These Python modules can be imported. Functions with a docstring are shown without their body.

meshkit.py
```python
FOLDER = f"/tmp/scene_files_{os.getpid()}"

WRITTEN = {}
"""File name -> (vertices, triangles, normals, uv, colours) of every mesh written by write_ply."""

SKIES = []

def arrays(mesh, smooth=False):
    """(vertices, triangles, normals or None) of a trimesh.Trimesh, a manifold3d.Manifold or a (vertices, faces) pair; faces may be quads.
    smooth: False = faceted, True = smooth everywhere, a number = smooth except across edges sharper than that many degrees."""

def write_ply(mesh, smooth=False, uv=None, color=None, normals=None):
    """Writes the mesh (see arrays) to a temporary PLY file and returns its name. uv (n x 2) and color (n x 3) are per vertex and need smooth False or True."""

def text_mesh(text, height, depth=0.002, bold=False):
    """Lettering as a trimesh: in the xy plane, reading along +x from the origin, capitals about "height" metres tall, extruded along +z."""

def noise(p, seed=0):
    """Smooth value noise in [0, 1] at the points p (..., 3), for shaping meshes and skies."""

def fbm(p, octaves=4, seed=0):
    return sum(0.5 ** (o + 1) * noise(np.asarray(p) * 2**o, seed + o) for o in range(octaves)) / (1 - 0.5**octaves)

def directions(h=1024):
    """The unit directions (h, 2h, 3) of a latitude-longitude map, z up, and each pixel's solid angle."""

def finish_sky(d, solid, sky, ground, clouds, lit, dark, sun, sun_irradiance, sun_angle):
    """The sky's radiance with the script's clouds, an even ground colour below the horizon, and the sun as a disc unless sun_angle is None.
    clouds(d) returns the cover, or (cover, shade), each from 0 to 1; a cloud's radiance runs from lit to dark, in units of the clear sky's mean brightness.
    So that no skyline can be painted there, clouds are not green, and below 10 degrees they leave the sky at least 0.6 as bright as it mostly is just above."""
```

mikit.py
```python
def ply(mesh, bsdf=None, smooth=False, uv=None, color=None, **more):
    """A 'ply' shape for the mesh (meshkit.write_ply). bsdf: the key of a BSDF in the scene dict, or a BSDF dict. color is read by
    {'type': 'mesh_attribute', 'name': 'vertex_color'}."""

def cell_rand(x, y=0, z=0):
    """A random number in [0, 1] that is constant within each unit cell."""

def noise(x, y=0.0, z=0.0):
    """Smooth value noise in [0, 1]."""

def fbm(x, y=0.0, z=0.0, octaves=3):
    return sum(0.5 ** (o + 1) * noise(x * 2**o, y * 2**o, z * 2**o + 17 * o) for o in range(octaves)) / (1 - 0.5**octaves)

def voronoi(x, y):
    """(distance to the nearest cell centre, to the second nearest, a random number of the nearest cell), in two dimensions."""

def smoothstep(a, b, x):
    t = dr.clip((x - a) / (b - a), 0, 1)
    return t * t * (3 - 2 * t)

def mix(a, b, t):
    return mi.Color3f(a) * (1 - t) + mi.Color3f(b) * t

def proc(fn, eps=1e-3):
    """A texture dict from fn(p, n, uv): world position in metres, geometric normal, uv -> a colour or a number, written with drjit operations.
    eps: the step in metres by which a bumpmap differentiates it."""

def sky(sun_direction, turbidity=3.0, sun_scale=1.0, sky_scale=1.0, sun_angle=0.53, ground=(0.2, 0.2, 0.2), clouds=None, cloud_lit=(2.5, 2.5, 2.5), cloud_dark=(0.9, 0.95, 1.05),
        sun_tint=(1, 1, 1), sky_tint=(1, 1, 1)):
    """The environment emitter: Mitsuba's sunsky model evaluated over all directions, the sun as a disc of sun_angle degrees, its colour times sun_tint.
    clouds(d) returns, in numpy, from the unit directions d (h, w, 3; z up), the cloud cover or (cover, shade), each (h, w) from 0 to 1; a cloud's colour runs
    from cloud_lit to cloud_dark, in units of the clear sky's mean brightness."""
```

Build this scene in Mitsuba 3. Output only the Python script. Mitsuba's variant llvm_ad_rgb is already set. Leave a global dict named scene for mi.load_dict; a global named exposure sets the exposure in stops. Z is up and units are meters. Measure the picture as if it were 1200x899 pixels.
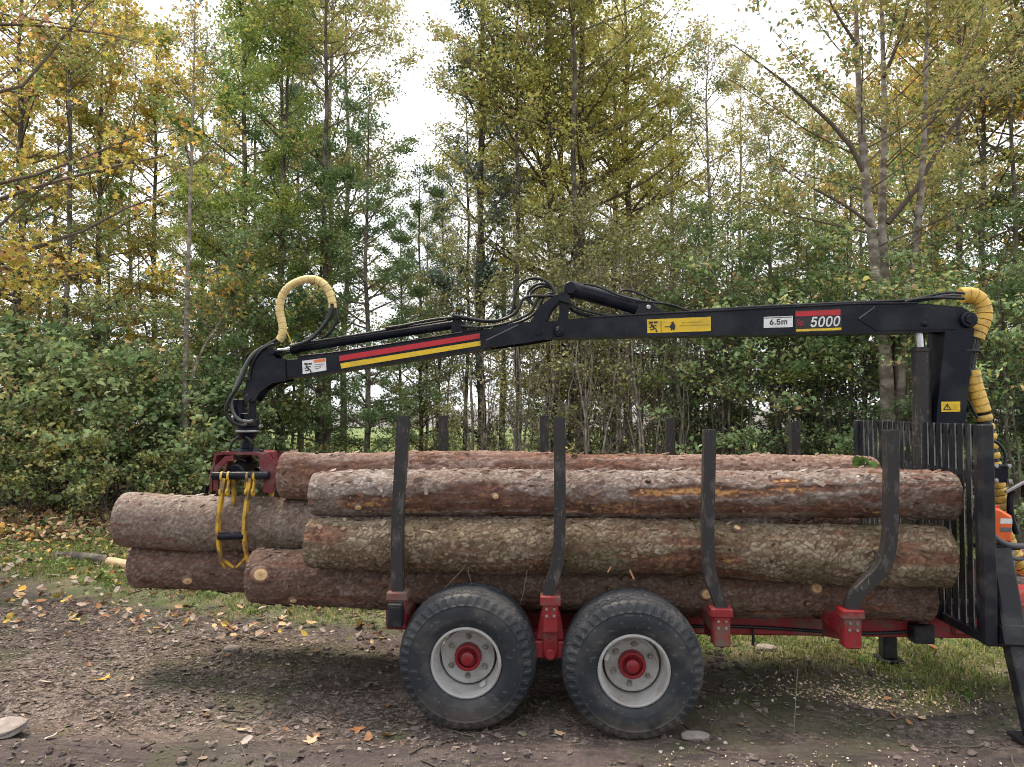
import math
import numpy as np
import trimesh
import mitsuba as mi
import drjit as dr
import mikit
import meshkit
from mikit import proc, noise, fbm, voronoi, smoothstep, mix
from scipy.interpolate import CubicSpline
from scipy.spatial import cKDTree
from shapely.geometry import Polygon, LineString

T = mi.ScalarTransform4f
scene, labels = {}, {}

# ---------------------------------------------------------------- camera, sky, exposure
CAM = np.array([0.0, -4.5, 1.90])
YAW, PITCH, FOV = math.radians(3.0), math.radians(1.96), 68.0
FWD = np.array([-math.sin(YAW) * math.cos(PITCH), math.cos(YAW) * math.cos(PITCH), math.sin(PITCH)])
RIGHT = np.array([math.cos(YAW), math.sin(YAW), 0.0])
UP = np.cross(RIGHT, FWD)
scene['camera'] = {'type': 'perspective', 'fov': FOV, 'fov_axis': 'x', 'near_clip': 0.05, 'far_clip': 3000.0,
                   'to_world': T().look_at(origin=CAM.tolist(), target=(CAM + FWD).tolist(), up=[0, 0, 1])}
scene['sky'] = mikit.sky([-0.30, 0.26, 0.90], turbidity=3, sun_scale=0.30, sun_angle=20, clouds=lambda d: 1.0,
                         cloud_lit=(1.30, 1.32, 1.37))
exposure = 3.58


def at(px, py, Y):
    """The world point seen at a pixel of the 1200 x 899 photograph on the upright plane y = Y."""
    k = 600 / math.tan(math.radians(FOV / 2))
    d = FWD + (px - 600) / k * RIGHT - (py - 449.5) / k * UP
    return CAM + d * (Y - CAM[1]) / d[1]


def spot(px, depth):
    """(x, y) at a photograph column and a distance from the camera."""
    p = at(px, 480, CAM[1] + depth)
    return p[0], p[1]


# ---------------------------------------------------------------- registering
def numbered(key):
    taken = lambda k: k in scene or k in labels or any(s.startswith(k + '__') for s in scene)
    if not taken(key):
        return key
    n = 1
    while taken(f'{key}_{n:03d}'):
        n += 1
    return f'{key}_{n:03d}'


COUNT = {}


def fresh(key):
    """key the first time, then key_001, key_002 ..."""
    n = COUNT.get(key, 0)
    COUNT[key] = n + 1
    return key if n == 0 else f'{key}_{n:03d}'


def tag(key, label=None, cat=None, group=None, kind=None):
    d = labels.setdefault(key, {})
    for k, v in (('label', label), ('category', cat), ('group', group), ('kind', kind)):
        if v:
            d[k] = v
    return key


def thing(name, label, cat, group=None):
    return tag(fresh(name), label, cat, group)


def obj(name, mesh, mat, parent=None, smooth=False, label=None, cat=None, group=None, kind=None, **more):
    key = fresh(f'{parent}__{name}' if parent else name)
    scene[key] = mesh if isinstance(mesh, dict) else mikit.ply(mesh, 'm_' + mat, smooth=smooth, **more)
    if label or cat or group or kind:
        tag(key, label, cat, group, kind)
    return key


# ---------------------------------------------------------------- mesh helpers
cat = trimesh.util.concatenate


def box(x0, x1, y0, y1, z0, z1, c=0.004):
    lo, hi = np.minimum([x0, y0, z0], [x1, y1, z1]), np.maximum([x0, y0, z0], [x1, y1, z1])
    c = min(c, 0.45 * (hi - lo).min())
    pts = []
    for i in range(8):
        s = np.array([i & 1, i >> 1 & 1, i >> 2 & 1])
        p, d = np.where(s, hi, lo), np.where(s, -c, c)
        for k in range(3):
            q = p + d
            q[k] = p[k]
            pts.append(q)
    return trimesh.convex.convex_hull(np.array(pts))


def oriented_box(a, b, w, h, c=0.004, up=(0, 0, 1)):
    """A bar from a to b; w across, h along up."""
    a, b = np.asarray(a, float), np.asarray(b, float)
    L = np.linalg.norm(b - a)
    t = (b - a) / L
    s = np.cross(t, up)
    s /= np.linalg.norm(s)
    u = np.cross(s, t)
    m = box(0, L, -w / 2, w / 2, -h / 2, h / 2, c)
    M = np.eye(4)
    M[:3, :3] = np.stack([t, -s, u], 1)
    M[:3, 3] = a
    m.apply_transform(M)
    return m


def prism(pts, y0, y1, holes=(), c=0.0):
    """A polygon in x, z extruded from y0 to y1; its front and back edges chamfered by c."""
    p = Polygon([(q[0], q[-1]) for q in pts], [[(q[0], q[-1]) for q in h] for h in holes])
    p = p.buffer(0)

    def ext(poly, a, b):
        out = []
        for g in getattr(poly, 'geoms', [poly]):
            m = trimesh.creation.extrude_polygon(g, b - a, engine='earcut')
            v = m.vertices
            out.append(trimesh.Trimesh(np.stack([v[:, 0], v[:, 2] + a, v[:, 1]], 1), m.faces[:, ::-1], process=False))
        return cat(out)
    if c <= 0:
        return ext(p, y0, y1)
    if p.area > 0.995 * p.convex_hull.area and not holes:
        q = p.buffer(-c, join_style='mitre')
        pt = lambda poly, y: np.array([[x, y, z] for x, z in poly.exterior.coords])
        return trimesh.convex.convex_hull(np.vstack([pt(q, y0), pt(p, y0 + c), pt(p, y1 - c), pt(q, y1)]))
    return ext(p, y0, y1)


def tube(pts, r, sides=10, n=None, closed=True, square=False):
    """A smooth tube through the points (parallel transport frames); r a number, a list per point, or a function of arc length (m)."""
    P = np.asarray(pts, float)
    if n:
        s = np.r_[0, np.cumsum(np.linalg.norm(np.diff(P, axis=0), axis=1))]
        u = np.linspace(0, s[-1], n)
        rr = r if callable(r) else (np.interp(u, s, r) if np.ndim(r) else r)
        P = CubicSpline(s, P)(u)
        r = rr
    s = np.r_[0, np.cumsum(np.linalg.norm(np.diff(P, axis=0), axis=1))]
    R = r(s) if callable(r) else np.broadcast_to(r, len(P))
    t = np.gradient(P, axis=0)
    t /= np.linalg.norm(t, axis=1, keepdims=True)
    a = np.cross(t[0], [0, 1, 0.001])
    if np.linalg.norm(a) < 0.1:
        a = np.cross(t[0], [0.001, 0, 1])
    A = []
    for k in range(len(P)):
        a = a - t[k] * (a @ t[k])
        a /= np.linalg.norm(a)
        A.append(a)
    A = np.array(A)
    B = np.cross(t, A)
    ang = (np.arange(sides) + (0.5 if square else 0)) * 2 * np.pi / sides
    V = P[:, None] + R[:, None, None] * (np.cos(ang)[None, :, None] * A[:, None] + np.sin(ang)[None, :, None] * B[:, None])
    K = len(P)
    i, j = np.meshgrid(np.arange(K - 1), np.arange(sides), indexing='ij')
    j2 = (j + 1) % sides
    F = np.stack([i * sides + j, (i + 1) * sides + j, (i + 1) * sides + j2, i * sides + j2], -1).reshape(-1, 4)
    F = np.vstack([F[:, [0, 2, 1]], F[:, [0, 3, 2]]])
    V = V.reshape(-1, 3)
    if closed:
        V = np.vstack([V, P[0], P[-1]])
        jj = np.arange(sides)
        c0, c1 = len(V) - 2, len(V) - 1
        F = np.vstack([F, np.stack([jj * 0 + c0, jj, (jj + 1) % sides], 1), np.stack([jj * 0 + c1, (K - 1) * sides + (jj + 1) % sides, (K - 1) * sides + jj], 1)])
    m = trimesh.Trimesh(V, F, process=False)
    if m.volume < 0:
        m.invert()
    return m


def tubes(P, R, sides=3):
    """Many thin tubes at once: P (N, K, 3), R (N, K)."""
    N, K = P.shape[:2]
    t = np.gradient(P, axis=1)
    t /= np.linalg.norm(t, axis=2, keepdims=True) + 1e-9
    ref = np.where(np.abs(t[:, :1, 2:]) < 0.8, [0, 0, 1.0], [1.0, 0.2, 0])
    a = np.cross(t, np.broadcast_to(ref, t.shape))
    a /= np.linalg.norm(a, axis=2, keepdims=True) + 1e-9
    b = np.cross(t, a)
    ang = np.arange(sides) * 2 * np.pi / sides
    V = P[:, :, None] + R[:, :, None, None] * (np.cos(ang)[:, None] * a[:, :, None] + np.sin(ang)[:, None] * b[:, :, None])
    n, i, j = np.meshgrid(np.arange(N), np.arange(K - 1), np.arange(sides), indexing='ij')
    j2 = (j + 1) % sides
    ix = lambda i, j: (n * K + i) * sides + j
    F = np.stack([ix(i, j), ix(i, j2), ix(i + 1, j2), ix(i + 1, j)], -1).reshape(-1, 4)
    return V.reshape(-1, 3), np.vstack([F[:, [0, 1, 2]], F[:, [0, 2, 3]]])


def joined(parts):
    vs, fs, n = [], [], 0
    for v, f in parts:
        vs.append(v)
        fs.append(f + n)
        n += len(v)
    return np.vstack(vs), np.vstack(fs)


def revolve(profile, n=64, axis='y', centre=(0, 0, 0)):
    """A profile of (radius, along) turned about an axis."""
    p = np.asarray(profile, float)
    ang = np.arange(n) * 2 * np.pi / n
    K = len(p)
    c, s = np.cos(ang), np.sin(ang)
    r, h = p[:, :1], np.broadcast_to(p[:, 1:], (K, n))
    if axis == 'y':
        V = np.stack([r * c, h, r * s], -1)
    elif axis == 'x':
        V = np.stack([h, r * c, r * s], -1)
    else:
        V = np.stack([r * c, r * s, h], -1)
    i, j = np.meshgrid(np.arange(K - 1), np.arange(n), indexing='ij')
    j2 = (j + 1) % n
    F = np.stack([i * n + j, i * n + j2, (i + 1) * n + j2, (i + 1) * n + j], -1).reshape(-1, 4)
    m = trimesh.Trimesh(V.reshape(-1, 3) + np.asarray(centre), np.vstack([F[:, [0, 1, 2]], F[:, [0, 2, 3]]]), process=False)
    m.update_faces(m.area_faces > 1e-12)
    return m


def cyl(a, b, r, n=24, c=0.003):
    """A cylinder from a to b with chamfered rims."""
    a, b = np.asarray(a, float), np.asarray(b, float)
    L = np.linalg.norm(b - a)
    c = min(c, 0.3 * L, 0.3 * r)
    m = revolve([(0, 0), (r - c, 0), (r, c), (r, L - c), (r - c, L), (0, L)], n, 'z')
    m.invert() if m.volume < 0 else None
    M = trimesh.geometry.align_vectors([0, 0, 1], (b - a) / L)
    M[:3, 3] = a
    m.apply_transform(M)
    return m


def ribbon(line, w):
    """A polyline of (x, z) thickened to a polygon."""
    return LineString(line).buffer(w / 2, cap_style='flat')


# ---------------------------------------------------------------- materials
def rgb(*c):
    return {'type': 'rgb', 'value': list(c)}


def principled(color, rough=0.5, spec=0.4, metallic=0.0, bump=None, height=0.002, two=True, **more):
    b = {'type': 'principled', 'base_color': color if isinstance(color, dict) else rgb(*color), 'roughness': rough, 'metallic': metallic, **more}
    if not metallic:
        b['specular'] = spec
    if bump:
        b = {'type': 'bumpmap', 'arbitrary': bump, 'scale': height, 'nested_bsdf': b}
    return {'type': 'twosided', 'nested': b} if two else b


VC = {'type': 'mesh_attribute', 'name': 'vertex_color'}


def paint(base, dirt, amount=0.45, k=9.0, k2=70.0):
    """Paint of one colour with patches and specks of dirt and chipped, dusty spots."""
    def fn(p, n, uv):
        a = fbm(p.x * k, p.y * k, p.z * k, 4)
        b = noise(p.x * k2, p.y * k2, p.z * k2 * 0.4)
        c = noise(p.x * 260, p.y * 260, p.z * 120)
        t = smoothstep(0.42, 0.75, a) * amount + smoothstep(0.78, 0.92, b) * 0.35 * amount + smoothstep(0.86, 0.95, c) * 0.8 * amount * smoothstep(0.35, 0.6, a)
        return mix(base, dirt, dr.minimum(t, 1))
    return proc(fn)


def scratched(base, bare, amount):
    """Black paint rubbed by timber: streaks along the height and bare, dusty patches."""
    def fn(p, n, uv):
        a = fbm(p.x * 30, p.y * 30, p.z * 9, 3)
        b = noise(p.x * 190, p.y * 190, p.z * 26)
        c = noise(p.x * 60 + 9, p.y * 60, p.z * 60)
        t = smoothstep(0.55, 0.8, a) * 0.55 + smoothstep(0.72, 0.9, b) * smoothstep(0.4, 0.6, a) + smoothstep(0.82, 0.9, c) * 0.5
        return mix(base, bare, dr.minimum(t * amount, 1))
    return proc(fn)


M = {
    'crane_black': principled(paint((0.006, 0.008, 0.016), (0.07, 0.07, 0.072), 0.22, 6, 55), 0.33, 0.22),
    'steel_black': principled(scratched((0.026, 0.024, 0.025), (0.15, 0.13, 0.12), 0.75), 0.5, 0.4),
    'grille_black': principled(paint((0.010, 0.011, 0.017), (0.09, 0.09, 0.09), 0.3), 0.42, 0.35),
    'frame_red': principled(paint((0.23, 0.014, 0.020), (0.13, 0.085, 0.07), 1.1), 0.48, 0.45),
    'grapple_red': principled(paint((0.15, 0.026, 0.034), (0.15, 0.11, 0.10), 0.7), 0.55, 0.35),
    'hub_red': principled(paint((0.22, 0.010, 0.016), (0.10, 0.05, 0.045), 0.4, 25), 0.35, 0.5),
    'arm_yellow': principled(paint((0.58, 0.36, 0.045), (0.16, 0.11, 0.06), 0.95, 14), 0.45, 0.4),
    'rubber': principled(proc(lambda p, n, uv: mix(mix((0.019, 0.023, 0.030), (0.15, 0.14, 0.13), smoothstep(0.40, 0.75, fbm(p.x * 7, p.y * 12, p.z * 7, 4)) * 0.30 + 0.30 * smoothstep(0.78, 0.9, noise(p.x * 45, p.y * 45, p.z * 45))),
                                                   (0.12, 0.098, 0.085), smoothstep(0.20, 0.02, p.z) * 0.75 * smoothstep(0.30, 0.65, fbm(p.x * 14, p.y * 14, p.z * 14, 3)))), 0.55, 0.35),
    'hose': principled((0.014, 0.015, 0.018), 0.42, 0.45),
    'hose_grey': principled((0.12, 0.12, 0.125), 0.5, 0.4),
    'rim_grey': principled(paint((0.37, 0.37, 0.37), (0.19, 0.165, 0.14), 0.5, 9), 0.42, 0.45),
    'nut_steel': principled(paint((0.22, 0.20, 0.17), (0.06, 0.045, 0.035), 0.7, 30), 0.5, 0.4),
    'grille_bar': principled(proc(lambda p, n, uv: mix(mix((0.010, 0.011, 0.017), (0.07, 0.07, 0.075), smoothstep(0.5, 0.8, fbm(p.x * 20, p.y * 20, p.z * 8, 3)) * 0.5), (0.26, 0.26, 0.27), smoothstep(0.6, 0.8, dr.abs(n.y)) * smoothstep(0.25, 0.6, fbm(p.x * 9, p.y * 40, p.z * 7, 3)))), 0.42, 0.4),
    'chrome': principled((0.55, 0.55, 0.57), 0.22, metallic=1.0),
    'steel': principled((0.42, 0.42, 0.43), 0.38, metallic=0.8),
    'sleeve_yellow': principled(paint((0.66, 0.42, 0.085), (0.26, 0.18, 0.08), 0.6, 18), 0.42, 0.4),
    'sleeve_cream': principled(paint((0.74, 0.58, 0.26), (0.40, 0.30, 0.14), 0.4, 18), 0.45, 0.4),
    'print_yellow': principled(paint((0.74, 0.50, 0.025), (0.35, 0.26, 0.08), 0.35, 14), 0.4, 0.4),
    'print_red': principled(paint((0.50, 0.022, 0.035), (0.20, 0.05, 0.05), 0.35, 14), 0.4, 0.4),
    'print_orange': principled((0.75, 0.19, 0.06), 0.4, 0.4),
    'print_white': principled(paint((0.74, 0.75, 0.76), (0.45, 0.44, 0.42), 0.3, 14), 0.4, 0.4),
    'print_black': principled((0.025, 0.025, 0.028), 0.5, 0.4),
    'print_faint': principled((0.42, 0.29, 0.03), 0.5, 0.4),
    'saw_orange': principled(paint((0.78, 0.13, 0.022), (0.35, 0.10, 0.04), 0.3, 30), 0.36, 0.5),
    'plastic_grey': principled((0.09, 0.09, 0.10), 0.45, 0.4),
    'bark': principled(VC, 0.85, 0.2, bump=proc(lambda p, n, uv: fbm(p.x * 70, p.y * 150, p.z * 150, 3)), height=0.006),
    'ground': None,
    'trunk_dark': principled(proc(lambda p, n, uv: mix((0.075, 0.062, 0.052), (0.19, 0.17, 0.145), smoothstep(0.35, 0.75, fbm(p.x * 9, p.y * 9, p.z * 5, 4)))), 0.9, 0.15,
                             bump=proc(lambda p, n, uv: fbm(p.x * 40, p.y * 40, p.z * 12, 3)), height=0.01),
    'trunk_pale': principled(proc(lambda p, n, uv: mix((0.15, 0.125, 0.105), (0.36, 0.32, 0.28), smoothstep(0.3, 0.7, fbm(p.x * 7, p.y * 7, p.z * 10, 4)))), 0.85, 0.2,
                             bump=proc(lambda p, n, uv: fbm(p.x * 30, p.y * 30, p.z * 25, 3)), height=0.008),
    'twig': principled((0.13, 0.105, 0.085), 0.85, 0.2),
    'twig_pale': principled((0.24, 0.205, 0.17), 0.85, 0.2),
    'leaf': {'type': 'principledthin', 'base_color': VC, 'roughness': 0.5, 'diff_trans': 0.75, 'spec_trans': 0.0, 'eta': 1.4},
    'litter': principled(VC, 0.8, 0.25),
    'grass': {'type': 'principledthin', 'base_color': VC, 'roughness': 0.5, 'diff_trans': 0.6, 'spec_trans': 0.0, 'eta': 1.4},
    'stone': principled(proc(lambda p, n, uv: mix((0.18, 0.155, 0.145), (0.33, 0.295, 0.275), fbm(p.x * 30, p.y * 30, p.z * 30, 3))), 0.85, 0.25),
    'cut_wood': principled(VC, 0.75, 0.25),
    'fallen_yellow': principled(proc(lambda p, n, uv: mix((0.66, 0.40, 0.045), (0.50, 0.26, 0.04), fbm(p.x * 60, p.y * 60, 0, 2))), 0.65, 0.3),
    'fallen_tan': principled(proc(lambda p, n, uv: mix((0.42, 0.27, 0.16), (0.56, 0.42, 0.29), fbm(p.x * 60, p.y * 60, 0, 2))), 0.7, 0.3),
    'fallen_brown': principled(proc(lambda p, n, uv: mix((0.20, 0.10, 0.055), (0.34, 0.17, 0.08), fbm(p.x * 60, p.y * 60, 0, 2))), 0.7, 0.3),
    'fallen_grey': principled(proc(lambda p, n, uv: mix((0.30, 0.25, 0.23), (0.46, 0.40, 0.36), fbm(p.x * 60, p.y * 60, 0, 2))), 0.75, 0.3),
    'fallen_orange': principled(proc(lambda p, n, uv: mix((0.42, 0.19, 0.08), (0.32, 0.14, 0.07), fbm(p.x * 60, p.y * 60, 0, 2))), 0.7, 0.3),
}

# ---------------------------------------------------------------- the ground


def np_fbm(x, y, k, o=4, seed=0):
    return meshkit.fbm(np.stack([np.asarray(x) * k, np.asarray(y) * k, np.zeros_like(np.asarray(x, float)) + 3.7], -1), o, seed)


def terrain(x, y):
    x, y = np.asarray(x, float), np.asarray(y, float)
    near = np.exp(-((y - 0.3) / 7.0) ** 2)
    z = (np_fbm(x, y, 0.6, 3, 1) - 0.5) * 0.10 * near + (np_fbm(x, y, 2.6, 4, 2) - 0.5) * 0.10 * near
    z += (np_fbm(x, y, 14, 3, 3) - 0.5) * 0.032 * near
    rut = lambda c, w, d: -d * np.exp(-(((y - c(x)) / w) ** 2))
    w = 0.7 + 0.6 * np_fbm(x, y, 1.3, 2, 5)
    z += rut(lambda x: 1.55 - 0.33 * x, 0.34, 0.06) * w + rut(lambda x: 0.20 + 0.02 * x, 0.22, 0.045) * w * (x < -0.9) + rut(lambda x: -0.55 + 0.05 * x, 0.16, 0.035) * w + 0.022 * np.exp(-((y + 0.22 - 0.04 * x) / 0.10) ** 2) * w
    flat = 1 - np.exp(-(((x - 0.2) / 1.0) ** 2 + ((y - 0.2) / 0.35) ** 2))  # packed under the near wheels
    z *= 0.35 + 0.65 * flat
    z += 0.02 * np.clip(y - 4, 0, 10) * (x < -1.5) * np.clip((-1.5 - x) / 2, 0, 1)
    z -= 0.045 * np.clip(np.hypot(x, y) - 60, 0, 700) * (1 - np.exp(-np.clip(np.hypot(x, y) - 60, 0, 900) / 60))
    return z - 0.006


def axis_steps(lo, hi, fine0, fine1, h, grow=1.16):
    a = list(np.arange(fine0, fine1 + h / 2, h))
    s = h
    while a[-1] < hi:
        s *= grow
        a.append(a[-1] + s)
    s = h
    while a[0] > lo:
        s *= grow
        a.insert(0, a[0] - s)
    return np.array(a)


gx, gy = axis_steps(-700, 700, -4.6, 4.6, 0.030), axis_steps(-60, 700, -0.95, 3.0, 0.026)
GX, GY = np.meshgrid(gx, gy, indexing='xy')
gv = np.stack([GX, GY, terrain(GX, GY)], -1).reshape(-1, 3)
nx = len(gx)
i, j = np.meshgrid(np.arange(len(gy) - 1), np.arange(nx - 1), indexing='ij')
gf = np.stack([i * nx + j, i * nx + j + 1, (i + 1) * nx + j + 1, (i + 1) * nx + j], -1).reshape(-1, 4)


def ground_colour(p, n, uv):
    x, y = p.x, p.y
    big = fbm(x * 0.9, y * 0.9, 1.0, 3)
    mid = fbm(x * 4, y * 7, 2.0, 4)
    fine = fbm(x * 30, y * 42, 3.0, 3)
    grit = noise(x * 120, y * 150, 4.0)
    soil = mix((0.046, 0.035, 0.031), (0.116, 0.089, 0.077), smoothstep(0.25, 0.75, mid * 0.55 + fine * 0.45))
    soil = mix(soil, (0.225, 0.187, 0.168), smoothstep(0.48, 0.74, fine * 0.5 + grit * 0.5) * (0.20 + 0.80 * smoothstep(0.38, 0.60, big)) * (0.25 + 0.75 * smoothstep(-0.15, 0.25, y)))
    soil = mix(soil, (0.045, 0.037, 0.036), 0.75 * dr.exp(-dr.square((y - (1.55 - 0.33 * x)) / 0.42)) * smoothstep(0.3, 0.6, mid))
    soil = mix(soil, (0.066, 0.053, 0.054), 0.75 * smoothstep(-0.05, -0.35, y + 0.2 * (mid - 0.5)))
    soil = mix(soil, (0.055, 0.062, 0.030), 0.6 * smoothstep(0.5, 0.7, fbm(x * 2.1 + 5, y * 2.1, 7.0, 3)))
    soil = mix(soil, (0.030, 0.025, 0.026), 0.55 * smoothstep(0.52, 0.70, fbm(x * 5, y * 45, 11.0, 3)) * smoothstep(0.05, -0.25, y))
    turf = mix((0.075, 0.10, 0.035), (0.15, 0.13, 0.075), smoothstep(0.35, 0.7, fbm(x * 5, y * 5, 8.0, 4)))
    edge = y - (1.70 - 0.33 * x + 0.18 * dr.sin(0.9 * x + 1.0)) + 1.1 * (fbm(x * 2.3, y * 2.3, 9.0, 3) - 0.5)
    col = mix(soil, turf, smoothstep(-0.25, 0.35, edge))
    floor_ = mix((0.055, 0.042, 0.030), (0.13, 0.095, 0.06), fbm(x * 3, y * 3, 1.0, 4))
    col = mix(col, floor_, smoothstep(7.2, 8.6, y))
    return mix(col, mix((0.10, 0.15, 0.05), (0.16, 0.20, 0.075), fbm(x * 0.7, y * 0.7, 2.0, 3)), smoothstep(18, 22, y))


M['ground'] = principled(proc(ground_colour), proc(lambda p, n, uv: 0.55 + 0.4 * smoothstep(0.3, 0.6, fbm(p.x * 3, p.y * 5, 0, 3))), 0.35,
                         bump=proc(lambda p, n, uv: fbm(p.x * 34, p.y * 40, 1.0, 4) + 0.35 * noise(p.x * 150, p.y * 170, 2.0) + 0.8 * fbm(p.x * 5, p.y * 45, 11.0, 3) * smoothstep(0.05, -0.25, p.y), eps=2e-3), height=0.013)
for k, m in M.items():
    scene['m_' + k] = m
obj('ground', (gv, gf), 'ground', smooth=True, kind='structure')

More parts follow.
